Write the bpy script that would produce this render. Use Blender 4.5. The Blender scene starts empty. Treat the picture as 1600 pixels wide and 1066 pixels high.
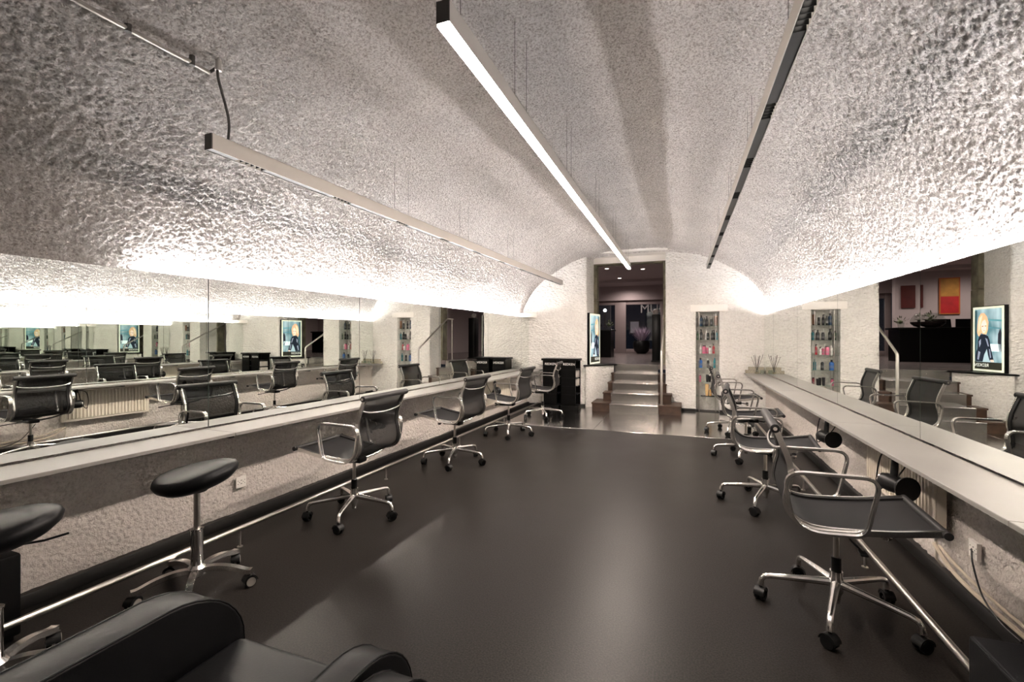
import bpy, bmesh, math, random
from mathutils import Vector, Matrix, noise
random.seed(7)
PI = math.pi
SC = bpy.context.scene
COL = SC.collection

# ------------------------------------------------------------------ camera
F_PX = 711.1                      # 16 mm on a 36 mm sensor, 1600 px wide
TH = math.atan2(265.0, F_PX)      # yaw towards -X
CT, ST = math.cos(TH), math.sin(TH)
CAM_H = 1.40
HOR = 528.0
cd = bpy.data.cameras.new('camera'); cam = bpy.data.objects.new('camera', cd); COL.objects.link(cam)
cd.lens = 16.0; cd.sensor_width = 36.0; cd.shift_y = -5.0/1600.0
cd.clip_start = 0.02; cd.clip_end = 200
cam.location = (0, 0, CAM_H); cam.rotation_euler = (PI/2, 0, TH)
SC.camera = cam

# ------------------------------------------------------------------ world, exposure
w = bpy.data.worlds.new('night'); SC.world = w; w.use_nodes = True
w.node_tree.nodes['Background'].inputs[0].default_value = (0.010, 0.011, 0.016, 1)
w.node_tree.nodes['Background'].inputs[1].default_value = 1.0
SC.view_settings.view_transform = 'Standard'; SC.view_settings.look = 'None'
SC.view_settings.gamma = 1.0; SC.view_settings.use_curve_mapping = False
SC.view_settings.exposure = -0.06
SC.cycles.max_bounces = 16; SC.cycles.glossy_bounces = 14; SC.cycles.diffuse_bounces = 5
SC.cycles.transparent_max_bounces = 16; SC.cycles.transmission_bounces = 8
SC.cycles.sample_clamp_indirect = 60.0; SC.cycles.blur_glossy = 0.5
SC.cycles.caustics_reflective = True; SC.cycles.caustics_refractive = False

E_CENTRE = 240.0      # emission of the long diffuser
E_COVE_L = 116.0      # emission of the LED strips behind the mirrors
E_COVE_R = 86.0
P_SPOT = 46.0         # watts per spot module

# ------------------------------------------------------------------ room numbers (metres)
XC = -0.852                      # line of the centre lamp
VB, VZ, VP = 1.60, 1.545, 2.2             # rise, springing height of the vault
AL = math.radians(1.61)          # the long wall with the stools is turned by this much
RL = Matrix.Rotation(-AL, 4, 'Z')
XML, XMR = -3.21, 1.394          # mirror faces
XFL, XFR = -2.886, 1.072          # counter front edges
ZSH = 0.759                      # counter height
ZMT = 1.82                       # mirror top
YE = 9.30                        # end wall
YB = -2.4                        # wall behind
UZ = 0.85                        # upper floor level

def vault_axis(y):
    xl, xr = -3.38+0.0281*y, 1.562
    return (xl+xr)/2, (xr-xl)/2
def vault_z(x, y):
    c, a = vault_axis(y); o = (x-c)/a
    return VZ + VB*max(0.0, 1-abs(o)**VP)**(1/VP)
def pix_dir(u, v):
    a = (u-800.0)/F_PX; b = (HOR-v)/F_PX
    return Vector((CT*a-ST, ST*a+CT, b))
def on_vault(u, v, off=0.0):
    d = pix_dir(u, v); t = 0.3
    while t < 20:
        p = d*t
        if CAM_H+p.z > vault_z(p.x, p.y)-off: break
        t += 0.005
    return Vector((d.x*t, d.y*t, CAM_H+d.z*t))

# ------------------------------------------------------------------ materials
def nt_of(name):
    m = bpy.data.materials.new(name); m.use_nodes = True
    return m, m.node_tree, m.node_tree.nodes['Principled BSDF']
def mat(name, col, rough=0.5, metal=0.0, bump=None, vary=None, coat=0.0, spec=None, aniso=0.0):
    m, nt, b = nt_of(name)
    b.inputs['Base Color'].default_value = (*col, 1); b.inputs['Roughness'].default_value = rough
    b.inputs['Metallic'].default_value = metal; b.inputs['Coat Weight'].default_value = coat
    if spec is not None: b.inputs['Specular IOR Level'].default_value = spec
    tc = nt.nodes.new('ShaderNodeTexCoord')
    if vary:
        sc, amt = vary
        n = nt.nodes.new('ShaderNodeTexNoise'); n.inputs['Scale'].default_value = sc; n.inputs['Detail'].default_value = 5
        nt.links.new(tc.outputs['Object'], n.inputs['Vector'])
        r = nt.nodes.new('ShaderNodeValToRGB')
        r.color_ramp.elements[0].position = 0.3; r.color_ramp.elements[1].position = 0.7
        r.color_ramp.elements[0].color = (*[c*(1-amt) for c in col], 1)
        r.color_ramp.elements[1].color = (*[min(1, c*(1+amt)) for c in col], 1)
        nt.links.new(n.outputs['Fac'], r.inputs['Fac']); nt.links.new(r.outputs['Color'], b.inputs['Base Color'])
    if bump:
        sc, st, dist = bump
        n = nt.nodes.new('ShaderNodeTexNoise'); n.inputs['Scale'].default_value = sc; n.inputs['Detail'].default_value = 4
        nt.links.new(tc.outputs['Object'], n.inputs['Vector'])
        bp = nt.nodes.new('ShaderNodeBump'); bp.inputs['Strength'].default_value = st; bp.inputs['Distance'].default_value = dist
        nt.links.new(n.outputs['Fac'], bp.inputs['Height']); nt.links.new(bp.outputs['Normal'], b.inputs['Normal'])
    return m
def emit(name, col, strength):
    m, nt, b = nt_of(name)
    b.inputs['Base Color'].default_value = (*col, 1)
    b.inputs['Emission Color'].default_value = (*col, 1); b.inputs['Emission Strength'].default_value = strength
    return m
def plaster(name, col, s1, d1, s2, d2, stretch=(1, 1, 1), speck=0.3, speck_scale=55):
    m, nt, b = nt_of(name)
    b.inputs['Roughness'].default_value = 0.92; b.inputs['Specular IOR Level'].default_value = 0.15
    tc = nt.nodes.new('ShaderNodeTexCoord'); mp = nt.nodes.new('ShaderNodeMapping'); mp.inputs['Scale'].default_value = stretch
    nt.links.new(tc.outputs['Object'], mp.inputs['Vector'])
    n1 = nt.nodes.new('ShaderNodeTexNoise'); n1.inputs['Scale'].default_value = s1; n1.inputs['Detail'].default_value = 6; n1.inputs['Roughness'].default_value = 0.65
    n2 = nt.nodes.new('ShaderNodeTexVoronoi'); n2.inputs['Scale'].default_value = s2; n2.feature = 'SMOOTH_F1'
    nt.links.new(mp.outputs['Vector'], n1.inputs['Vector']); nt.links.new(mp.outputs['Vector'], n2.inputs['Vector'])
    b1 = nt.nodes.new('ShaderNodeBump'); b1.inputs['Strength'].default_value = 1.0; b1.inputs['Distance'].default_value = d1
    b2 = nt.nodes.new('ShaderNodeBump'); b2.inputs['Strength'].default_value = 1.0; b2.inputs['Distance'].default_value = d2; b2.invert = True
    nt.links.new(n1.outputs['Fac'], b1.inputs['Height']); nt.links.new(n2.outputs['Distance'], b2.inputs['Height'])
    nt.links.new(b2.outputs['Normal'], b1.inputs['Normal']); nt.links.new(b1.outputs['Normal'], b.inputs['Normal'])
    n3 = nt.nodes.new('ShaderNodeTexNoise'); n3.inputs['Scale'].default_value = 2.2; n3.inputs['Detail'].default_value = 6
    nt.links.new(tc.outputs['Object'], n3.inputs['Vector'])
    r = nt.nodes.new('ShaderNodeValToRGB')
    r.color_ramp.elements[0].position = 0.25; r.color_ramp.elements[1].position = 0.7
    r.color_ramp.elements[0].color = (*[c*0.88 for c in col], 1); r.color_ramp.elements[1].color = (*col, 1)
    nt.links.new(n3.outputs['Fac'], r.inputs['Fac'])
    n4 = nt.nodes.new('ShaderNodeTexNoise'); n4.inputs['Scale'].default_value = speck_scale; n4.inputs['Detail'].default_value = 4; n4.inputs['Roughness'].default_value = 0.7
    nt.links.new(tc.outputs['Object'], n4.inputs['Vector'])
    r4 = nt.nodes.new('ShaderNodeValToRGB'); e = r4.color_ramp.elements   # brown specks and pits in the plaster
    e[0].position = 0.33; e[0].color = (1-speck, 1-speck*1.08, 1-speck*1.13, 1); e[1].position = 0.56; e[1].color = (1, 1, 1, 1)
    nt.links.new(n4.outputs['Fac'], r4.inputs['Fac'])
    mx = nt.nodes.new('ShaderNodeMixRGB'); mx.blend_type = 'MULTIPLY'; mx.inputs['Fac'].default_value = 1.0
    nt.links.new(r.outputs['Color'], mx.inputs[1]); nt.links.new(r4.outputs['Color'], mx.inputs[2])
    nt.links.new(mx.outputs[0], b.inputs['Base Color'])
    return m
def glassy(name, col, alpha, rough=0.05):
    m, nt, b = nt_of(name)
    b.inputs['Base Color'].default_value = (*col, 1); b.inputs['Roughness'].default_value = rough
    tr = nt.nodes.new('ShaderNodeBsdfTransparent'); tr.inputs['Color'].default_value = (*col, 1)
    gl = nt.nodes.new('ShaderNodeBsdfGlossy'); gl.inputs['Roughness'].default_value = rough; gl.inputs['Color'].default_value = (0.9, 0.95, 0.92, 1)
    mx = nt.nodes.new('ShaderNodeMixShader'); mx.inputs['Fac'].default_value = alpha
    nt.links.new(tr.outputs[0], mx.inputs[1]); nt.links.new(gl.outputs[0], mx.inputs[2])
    nt.links.new(mx.outputs[0], nt.nodes['Material Output'].inputs['Surface'])
    return m
def net(name, col, open_):
    m, nt, b = nt_of(name)
    b.inputs['Base Color'].default_value = (*col, 1); b.inputs['Roughness'].default_value = 0.6
    b.inputs['Specular IOR Level'].default_value = 0.22
    tr = nt.nodes.new('ShaderNodeBsdfTransparent')
    mx = nt.nodes.new('ShaderNodeMixShader'); mx.inputs['Fac'].default_value = 1-open_
    nt.links.new(tr.outputs[0], mx.inputs[1]); nt.links.new(b.outputs[0], mx.inputs[2])
    nt.links.new(mx.outputs[0], nt.nodes['Material Output'].inputs['Surface'])
    return m

M = {}
M['vault'] = plaster('rough_sprayed_plaster', (0.87, 0.825, 0.80), 110, 0.030, 62, 0.018, speck=0.50, speck_scale=70)
M['wall'] = plaster('whitewashed_plaster', (0.92, 0.895, 0.855), 34, 0.030, 22, 0.022, (0.8, 0.8, 1.4), speck=0.13, speck_scale=30)
M['smooth_plaster'] = mat('smooth_white_plaster', (0.88, 0.845, 0.80), 0.85, bump=(30, 0.2, 0.004))
M['lower'] = plaster('rough_lower_plaster', (0.90, 0.825, 0.765), 60, 0.032, 42, 0.02, speck=0.18, speck_scale=60)
M['alu'] = mat('polished_aluminium', (0.86, 0.845, 0.82), 0.22, 1.0)
M['chrome'] = mat('chrome', (0.82, 0.80, 0.78), 0.07, 1.0)
M['brushed'] = mat('brushed_steel', (0.62, 0.59, 0.55), 0.30, 1.0)
M['steel'] = mat('steel_sheet', (0.50, 0.485, 0.465), 0.19, 1.0, bump=(3, 0.05, 0.01), vary=(2.0, 0.10))
M['net'] = net('black_net_fabric', (0.006, 0.0058, 0.006), 0.09)
M['seat_net'] = net('black_seat_fabric', (0.009, 0.0085, 0.009), 0.02)
M['roll'] = mat('black_vinyl_roll', (0.018, 0.017, 0.017), 0.45, spec=0.3)
M['black'] = mat('black_plastic', (0.005, 0.005, 0.005), 0.40, spec=0.25)
M['leather'] = mat('black_leather', (0.0035, 0.0035, 0.004), 0.42, bump=(160, 0.12, 0.002), spec=0.19)
M['lacquer'] = mat('black_lacquer', (0.003, 0.003, 0.003), 0.32, spec=0.16)
M['grey_rubber'] = mat('grey_rubber', (0.22, 0.20, 0.18), 0.6)
M['housing'] = mat('pale_grey_lacquered_aluminium', (0.40, 0.375, 0.345), 0.45, 0.0)
M['dark_metal'] = mat('dark_grey_end_cap', (0.06, 0.055, 0.05), 0.45, 0.3)
M['counter'] = mat('grey_beige_laminate', (0.215, 0.205, 0.190), 0.36, vary=(1.6, 0.10), bump=(60, 0.05, 0.001))
M['wood'] = mat('dark_oak', (0.045, 0.023, 0.013), 0.42, vary=(12, 0.35))
M['upper_floor'] = mat('dark_floorboard', (0.16, 0.135, 0.13), 0.25, vary=(4, 0.2))
M['base'] = mat('black_skirting', (0.010, 0.009, 0.008), 0.5)
M['radiator'] = mat('cream_radiator_enamel', (0.66, 0.60, 0.51), 0.4)
M['cable'] = mat('beige_cable_sheath', (0.55, 0.47, 0.37), 0.5)
M['white'] = mat('white_plastic', (0.75, 0.71, 0.66), 0.4)
M['stone'] = mat('green_grey_sandstone', (0.16, 0.145, 0.10), 0.8, vary=(7, 0.4), bump=(30, 0.3, 0.01))
M['dusk'] = mat('mauve_grey_paint', (0.50, 0.43, 0.43), 0.8)
M['dusk_frame'] = mat('grey_door_frame_paint', (0.33, 0.27, 0.265), 0.5)
M['tile'] = mat('beige_mosaic_stone', (0.40, 0.36, 0.28), 0.6, vary=(30, 0.3))
M['shelf_glass'] = glassy('green_edged_shelf_glass', (0.92, 0.96, 0.94), 0.08, 0.03)
M['door_glass'] = glassy('dark_door_glass', (0.75, 0.77, 0.80), 0.12, 0.02)
M['clear_glass'] = glassy('clear_glass', (0.92, 0.95, 0.93), 0.14, 0.03)
M['mirror'] = mat('mirror_silvering', (0.86, 0.89, 0.86), 0.0, 1.0)
M['mirror_edge'] = mat('mirror_edge', (0.04, 0.05, 0.045), 0.3)
M['lamp'] = emit('warm_white_diffuser', (1.0, 0.865, 0.76), E_CENTRE)
M['cove_l'] = emit('cool_white_led_strip', (1.0, 0.97, 0.97), E_COVE_L)
M['cove_r'] = emit('cool_white_led_strip_2', (1.0, 0.97, 0.97), E_COVE_R)
M['lens'] = emit('spot_lens', (1.0, 0.92, 0.82), 9.0)

# floor: dark speckled rubber
def floor_mat():
    m, nt, b = nt_of('dark_speckled_floor')
    tc = nt.nodes.new('ShaderNodeTexCoord')
    b.inputs['Specular IOR Level'].default_value = 0.12
    n = nt.nodes.new('ShaderNodeTexNoise'); n.inputs['Scale'].default_value = 130; n.inputs['Detail'].default_value = 3
    n2 = nt.nodes.new('ShaderNodeTexNoise'); n2.inputs['Scale'].default_value = 1.3; n2.inputs['Detail'].default_value = 5
    for q in (n, n2): nt.links.new(tc.outputs['Object'], q.inputs['Vector'])
    r = nt.nodes.new('ShaderNodeValToRGB')
    e = r.color_ramp.elements
    e[0].position = 0.35; e[0].color = (0.0055, 0.0048, 0.0043, 1); e[1].position = 0.74; e[1].color = (0.026, 0.022, 0.0195, 1)
    nt.links.new(n.outputs['Fac'], r.inputs['Fac'])
    mx = nt.nodes.new('ShaderNodeMixRGB'); mx.blend_type = 'MULTIPLY'; mx.inputs['Fac'].default_value = 0.5
    r2 = nt.nodes.new('ShaderNodeValToRGB'); r2.color_ramp.elements[0].position = 0.3; r2.color_ramp.elements[1].position = 0.7
    r2.color_ramp.elements[0].color = (0.75, 0.75, 0.75, 1)
    nt.links.new(n2.outputs['Fac'], r2.inputs['Fac'])
    nt.links.new(r.outputs['Color'], mx.inputs[1]); nt.links.new(r2.outputs['Color'], mx.inputs[2])
    nt.links.new(mx.outputs[0], b.inputs['Base Color'])
    mr = nt.nodes.new('ShaderNodeMapRange'); mr.inputs['To Min'].default_value = 0.30; mr.inputs['To Max'].default_value = 0.42
    nt.links.new(n2.outputs['Fac'], mr.inputs['Value']); nt.links.new(mr.outputs['Result'], b.inputs['Roughness'])
    bp = nt.nodes.new('ShaderNodeBump'); bp.inputs['Strength'].default_value = 0.25; bp.inputs['Distance'].default_value = 0.002
    nt.links.new(n.outputs['Fac'], bp.inputs['Height']); nt.links.new(bp.outputs['Normal'], b.inputs['Normal'])
    return m
M['floor'] = floor_mat()
_cm = {}
def colour(col, rough=0.4, metal=0.0):
    k = (tuple(round(c, 3) for c in col), rough, metal)
    if k not in _cm: _cm[k] = mat('tint_%d' % len(_cm), col, rough, metal)
    return _cm[k]

# ------------------------------------------------------------------ mesh helpers
class MB:
    def __init__(s): s.v = []; s.f = []
    def add(s, vs, fs):
        o = len(s.v); s.v += [tuple(v) for v in vs]; s.f += [tuple(i+o for i in f) for f in fs]; return s
    def box(s, x0, x1, y0, y1, z0, z1, bev=0.0, seg=2):
        if bev <= 0:
            vs = [(x, y, z) for z in (z0, z1) for y in (y0, y1) for x in (x0, x1)]
            return s.add(vs, [(0, 2, 3, 1), (4, 5, 7, 6), (0, 1, 5, 4), (2, 6, 7, 3), (0, 4, 6, 2), (1, 3, 7, 5)])
        bm = bmesh.new(); bmesh.ops.create_cube(bm, size=1.0)
        for v in bm.verts:
            v.co = Vector(((x0+x1)/2+v.co.x*(x1-x0), (y0+y1)/2+v.co.y*(y1-y0), (z0+z1)/2+v.co.z*(z1-z0)))
        bmesh.ops.bevel(bm, geom=bm.edges[:], offset=bev, segments=seg, profile=0.5, affect='EDGES')
        bm.verts.index_update()
        s.add([v.co for v in bm.verts], [[v.index for v in f.verts] for f in bm.faces]); bm.free(); return s
    def sweep(s, path, section, closed=False, side=None, scale=None, caps=True):
        """section: list of (a,b); a along n, b along side vector"""
        P = [Vector(p) for p in path]; n = len(P); k = len(section); rings = []
        prev = None
        for i in range(n):
            if closed: t = P[(i+1) % n]-P[i-1]
            else: t = P[min(i+1, n-1)]-P[max(i-1, 0)]
            t.normalize()
            if side is not None:
                b = Vector(side); nn = b.cross(t).normalized(); b = t.cross(nn).normalized()
            else:
                if prev is None:
                    a = Vector((0, 0, 1)) if abs(t.z) < 0.9 else Vector((1, 0, 0))
                    nn = (a-t*a.dot(t)).normalized()
                else: nn = (prev-t*prev.dot(t)).normalized()
                b = t.cross(nn); prev = nn
            sc = scale[i] if scale else 1.0
            rings.append([P[i]+nn*(a_*sc)+b*(b_*sc) for a_, b_ in section])
        vs = [v for r in rings for v in r]; fs = []
        for i in range(n if closed else n-1):
            j = (i+1) % n
            for q in range(k):
                r = (q+1) % k
                fs.append((i*k+q, i*k+r, j*k+r, j*k+q))
        if not closed and caps:
            fs.append(tuple(range(k))[::-1]); fs.append(tuple((n-1)*k+q for q in range(k)))
        return s.add(vs, fs)
    def tube(s, path, r, seg=10, closed=False, scale=None):
        return s.sweep(path, [(r*math.cos(2*PI*i/seg), r*math.sin(2*PI*i/seg)) for i in range(seg)], closed, scale=scale)
    def cyl(s, p0, p1, r, seg=14, r1=None):
        return s.sweep([p0, p1], [(math.cos(2*PI*i/seg), math.sin(2*PI*i/seg)) for i in range(seg)], scale=[r, r if r1 is None else r1])
    def lathe(s, prof, seg=20, c=(0, 0, 0), axis='z'):
        rings = []; vs = []; fs = []
        for r, z in prof:
            rings.append(len(vs))
            for i in range(seg):
                a = 2*PI*i/seg
                p = (r*math.cos(a), r*math.sin(a), z)
                if axis == 'y': p = (p[0], p[2], p[1])
                if axis == 'x': p = (p[2], p[0], p[1])
                vs.append((p[0]+c[0], p[1]+c[1], p[2]+c[2]))
        for j in range(len(prof)-1):
            for i in range(seg):
                q = (i+1) % seg
                f = (rings[j]+i, rings[j]+q, rings[j+1]+q, rings[j+1]+i)
                fs.append(f if axis != 'y' else f[::-1])
        if prof[0][0] > 1e-5: fs.append(tuple(range(seg))[::-1] if axis != 'y' else tuple(range(seg)))
        if prof[-1][0] > 1e-5:
            t = tuple(rings[-1]+i for i in range(seg)); fs.append(t if axis != 'y' else t[::-1])
        return s.add(vs, fs)
    def prism(s, poly, z0, z1):
        n = len(poly)
        vs = [(x, y, z0) for x, y in poly]+[(x, y, z1) for x, y in poly]
        fs = [tuple(range(n))[::-1], tuple(range(n, 2*n))]+[(i, (i+1) % n, n+(i+1) % n, n+i) for i in range(n)]
        return s.add(vs, fs)
    def xf(s, mtx):
        s.v = [tuple(mtx @ Vector(v)) for v in s.v]; return s
    def build(s, name, m, parent=None, smooth=35, kind=None):
        me = bpy.data.meshes.new(name); me.from_pydata(s.v, [], s.f); me.update()
        bm = bmesh.new(); bm.from_mesh(me); bmesh.ops.recalc_face_normals(bm, faces=bm.faces); bm.to_mesh(me); bm.free()
        if smooth: me.shade_smooth(); me.set_sharp_from_angle(angle=math.radians(smooth))
        me.materials.append(M[m] if isinstance(m, str) else m)
        o = bpy.data.objects.new(name, me); COL.objects.link(o)
        if parent is not None: o.parent = parent
        if kind: o['kind'] = kind
        return o
def tag(o, label, cat, group=None, kind=None):
    o['label'] = label; o['category'] = cat
    if group: o['group'] = group
    if kind: o['kind'] = kind
    return o
def thing(name, label, cat, loc=(0, 0, 0), rz=0.0, group=None):
    o = bpy.data.objects.new(name, None); o.empty_display_size = 0.05; COL.objects.link(o)
    o.location = loc; o.rotation_euler = (0, 0, rz)
    return tag(o, label, cat, group)
def dup(root, loc, rz, label):
    r = root.copy(); COL.objects.link(r); r.location = loc; r.rotation_euler = (0, 0, rz); r['label'] = label
    for ch in list(root.children):
        c = ch.copy(); COL.objects.link(c); c.parent = r
        for g in list(ch.children):
            d = g.copy(); COL.objects.link(d); d.parent = c
    return r
def child_copy(o, loc=None, rz=None, parent=None):
    c = o.copy(); COL.objects.link(c); c.parent = parent or o.parent
    if loc is not None: c.location = loc
    if rz is not None: c.rotation_euler = (0, 0, rz)
    for ch in list(o.children):
        d = ch.copy(); COL.objects.link(d); d.parent = c
    return c
def catmull(pts, n=6):
    P = [Vector(p) for p in pts]; out = []
    for i in range(len(P)-1):
        p0, p1, p2, p3 = P[max(i-1, 0)], P[i], P[i+1], P[min(i+2, len(P)-1)]
        for k in range(n):
            t = k/n
            out.append(0.5*((2*p1)+(p2-p0)*t+(2*p0-5*p1+4*p2-p3)*t*t+(3*p1-p0-3*p2+p3)*t**3))
    out.append(P[-1]); return out
def round_poly(pts, radii, n=6):
    out = []; m = len(pts)
    for i in range(m):
        p = Vector(pts[i]); a = (Vector(pts[i-1])-p); b = (Vector(pts[(i+1) % m])-p)
        r = radii[i]; la, lb = a.length, b.length; a.normalize(); b.normalize()
        ang = a.angle(b); d = min(r/math.tan(ang/2), la*0.49, lb*0.49)
        p0, p2 = p+a*d, p+b*d
        for k in range(n+1):
            t = k/n; out.append(p0*(1-t)**2+p*2*t*(1-t)+p2*t*t)
    return out
def text_obj(s, size, m, parent, name, mtx, extrude=0.0006, align='CENTER'):
    cu = bpy.data.curves.new(name, 'FONT'); cu.body = s; cu.size = size; cu.extrude = extrude; cu.align_x = align; cu.align_y = 'CENTER'
    tmp = bpy.data.objects.new('tmp', cu); COL.objects.link(tmp)
    dg = bpy.context.evaluated_depsgraph_get(); me = bpy.data.meshes.new_from_object(tmp.evaluated_get(dg))
    bpy.data.objects.remove(tmp); bpy.data.curves.remove(cu)
    me.materials.clear(); me.materials.append(m if not isinstance(m, str) else M[m]); me.transform(mtx)
    o = bpy.data.objects.new(name, me); COL.objects.link(o); o.parent = parent
    return o
def rough_grid(name, us, vs, fn, m, skip=None, amp=0.01, sc=18.0, amp2=0.02, sc2=2.0, grain=0.0, kind='structure', flip=False, edge=None, parent=None):
    """fn(u,v)->(point, normal); displaced with noise"""
    V = []; F = []; nv = len(vs)
    for u in us:
        for v in vs:
            p, n = fn(u, v)
            k = 1.0 if edge is None else edge(u, v)
            h = amp*(noise.noise(p*sc)+0.6*noise.noise(p*sc*2.1))+amp2*noise.noise(p*sc2+Vector((3, 7, 1)))
            if grain: h += grain*(random.random()*2-1)
            V.append(tuple(p+n*(h*k)))
    for i in range(len(us)-1):
        for j in range(nv-1):
            if skip and skip((us[i]+us[i+1])/2, (vs[j]+vs[j+1])/2): continue
            f = (i*nv+j, (i+1)*nv+j, (i+1)*nv+j+1, i*nv+j+1)
            F.append(f[::-1] if flip else f)
    me = bpy.data.meshes.new(name); me.from_pydata(V, [], F); me.update(); me.shade_smooth()
    me.materials.append(M[m])
    o = bpy.data.objects.new(name, me); COL.objects.link(o)
    if parent is not None: o.parent = parent
    elif kind: o['kind'] = kind
    return o
def lin(a, b, step):
    n = max(1, round(abs(b-a)/step)); return [a+(b-a)*i/n for i in range(n+1)]
def lins(stops, step):
    out = []
    for a, b in zip(stops, stops[1:]): out += lin(a, b, step)[:-1]
    return out+[stops[-1]]

# ================================================================== STRUCTURE
# floor and steel sheets
fl = MB().box(-3.5, 1.75, YB-0.1, YE+0.45, -0.08, 0.0).build('floor', 'floor', smooth=0, kind='structure')
for x0, x1 in ((-2.74, -1.262), (-1.258, -0.392), (-0.388, 1.03)):
    MB().box(x0, x1, 6.92, 9.22, 0.0, 0.004, 0.0015, 1).build('steel_sheet', 'steel', fl, smooth=0)

# vault
def vault_fn(t, y):
    a = PI*(1-t)
    r = 0.05; d = YE-y; k = 0.0
    if d < r: k = r-math.sqrt(max(0, r*r-(r-d)**2))
    c, va = vault_axis(y)
    ca, sa = math.cos(a), max(0.0, math.sin(a))
    x = c+(va-k*0.5)*math.copysign(abs(ca)**(2/VP), ca); z = VZ+(VB-k)*sa**(2/VP)
    n = Vector((-math.cos(a)/va, 0, -math.sin(a)/VB)).normalized()
    return Vector((x, y, z)), n
rough_grid('ceiling', lin(0, 1, 1/540), lin(YB, 0.6, 0.05)[:-1]+lin(0.6, 5.0, 0.0115)[:-1]+lin(5.0, YE+0.02, 0.019), vault_fn, 'vault', amp=0.006, sc=42.0, amp2=0.026, sc2=1.7, grain=0.0075)

# long walls: below the counter and behind the mirrors
def wall_lower(x, nx):
    return lambda y, z: (Vector((x, y, z)), Vector((nx, 0, 0)))
wl = rough_grid('wall_left', lin(YB, 6.0, 0.02)+lin(6.0, YE+0.02, 0.03)[1:], lin(0, 0.80, 0.02), wall_lower(-3.245, 1), 'lower', amp=0.006, sc=28, amp2=0.012, sc2=2.2, grain=0.006)
wl.rotation_euler = (0, 0, -AL)
wr = rough_grid('wall_right', lin(YB, 6.0, 0.02)+lin(6.0, YE+0.02, 0.03)[1:], lin(0, 0.80, 0.02), wall_lower(1.43, -1), 'lower', amp=0.006, sc=28, amp2=0.012, sc2=2.2, grain=0.006)
MB().box(-3.44, -3.385, YB, YE, 0.74, 1.66).build('upper_backing', 'smooth_plaster', wl, smooth=0)
MB().box(1.569, 1.62, YB, YE, 0.74, 1.66).build('upper_backing', 'smooth_plaster', wr, smooth=0)
MB().box(-3.44, -3.23, YB, YE, 1.745, 1.78).build('cove_ledge', 'smooth_plaster', wl, smooth=0)
MB().box(1.414, 1.62, YB, YE, 1.745, 1.78).build('cove_ledge', 'smooth_plaster', wr, smooth=0)
for side, x0, x1 in (('left', -3.38, -3.205), ('right', 1.39, 1.56)):
    bo = MB().box(x0, x1, YB, YE-0.02, 0.0, 0.075, 0.006).build('baseboard_'+side, 'base', kind='structure')
    if side == 'left': bo.rotation_euler = (0, 0, -AL)
MB().box(-3.45, 1.7, YB-0.12, YB, 0, 3.3).build('wall_back', 'smooth_plaster', smooth=0, kind='structure')

# end wall with doorway niche and shelf niche
DX0, DX1, DZ = -1.80, -0.29, 3.10
def ye(x): return YE if x > DX0 else 9.17+(x-DX0)*0.19
NX0, NX1, NZ0, NZ1 = 0.252, 0.662, 0.0, 1.90
xs = lins([-3.36, DX0-0.0005, DX0+0.0005, DX1, NX0, NX1, 1.60], 0.035); zs = lins([0.0, NZ1, DZ, 3.30], 0.035)
def endfn(x, z): return Vector((x, ye(x), z)), Vector((0, -1, 0))
we = rough_grid('wall_end', xs, zs, endfn, 'wall', skip=lambda x, z: (DX0 < x < DX1 and z < DZ) or (NX0 < x < NX1 and z < NZ1),
                amp=0.008, sc=14, amp2=0.02, sc2=2.4, grain=0.003)
def strip(name, a, b, z0, z1, mm, parent):
    a = Vector((*a, 0)); b = Vector((*b, 0)); n = (b-a).normalized().cross(Vector((0, 0, 1)))
    L = (b-a).length
    return rough_grid(name, lin(0, L, 0.04), lin(z0, z1, 0.04), lambda u, z: (a+(b-a)*(u/L)+Vector((0, 0, z)), n), mm, amp=0.003, sc=16, amp2=0.006, sc2=3, parent=parent)
YF = 9.76   # door frame plane
strip('reveal', (DX0, ye(DX0)), (-1.765, YF), 0, DZ, 'wall', we)
strip('reveal', (DX1, YE), (-0.30, YF), 0, DZ, 'wall', we)
MB().box(-1.95, -0.25, YE-0.14, YF+0.3, DZ, DZ+0.25).build('soffit', 'smooth_plaster', we, smooth=0)
# low plaster wall below the ledge, and the black ledge slab
strip('low_wall', (-1.80, 9.08), (-1.335, 9.72), 0, 0.82, 'wall', we)
strip('low_wall', (-1.82, 9.32), (-1.80, 9.08), 0, 0.82, 'wall', we)
MB().prism([(-1.85, 9.06), (-1.83, 9.03), (-1.27, 9.70), (-1.27, 9.9), (-1.9, 9.9)], 0.825, UZ).build('ledge_slab', 'lacquer', we, smooth=0)
# stone door surround
for bx in ((-1.80, -1.69, YF, YF+0.22, UZ, 2.2), (-1.80, -1.695, YF+0.004, YF+0.22, 2.206, 2.97),
           (-0.352, -0.25, YF, YF+0.22, UZ, 1.75), (-0.35, -0.25, YF+0.004, YF+0.22, 1.756, 2.40), (-0.352, -0.25, YF, YF+0.22, 2.406, 2.97), (-1.80, -0.25, YF, YF+0.22, 2.95, 2.975)):
    MB().box(*bx, 0.006, 1).build('jamb_stone', 'stone', we, smooth=0)
MB().box(-1.85, -0.25, YF+0.002, YF+0.25, 2.975, DZ+0.05).build('door_head', 'smooth_plaster', we, smooth=0)
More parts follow.
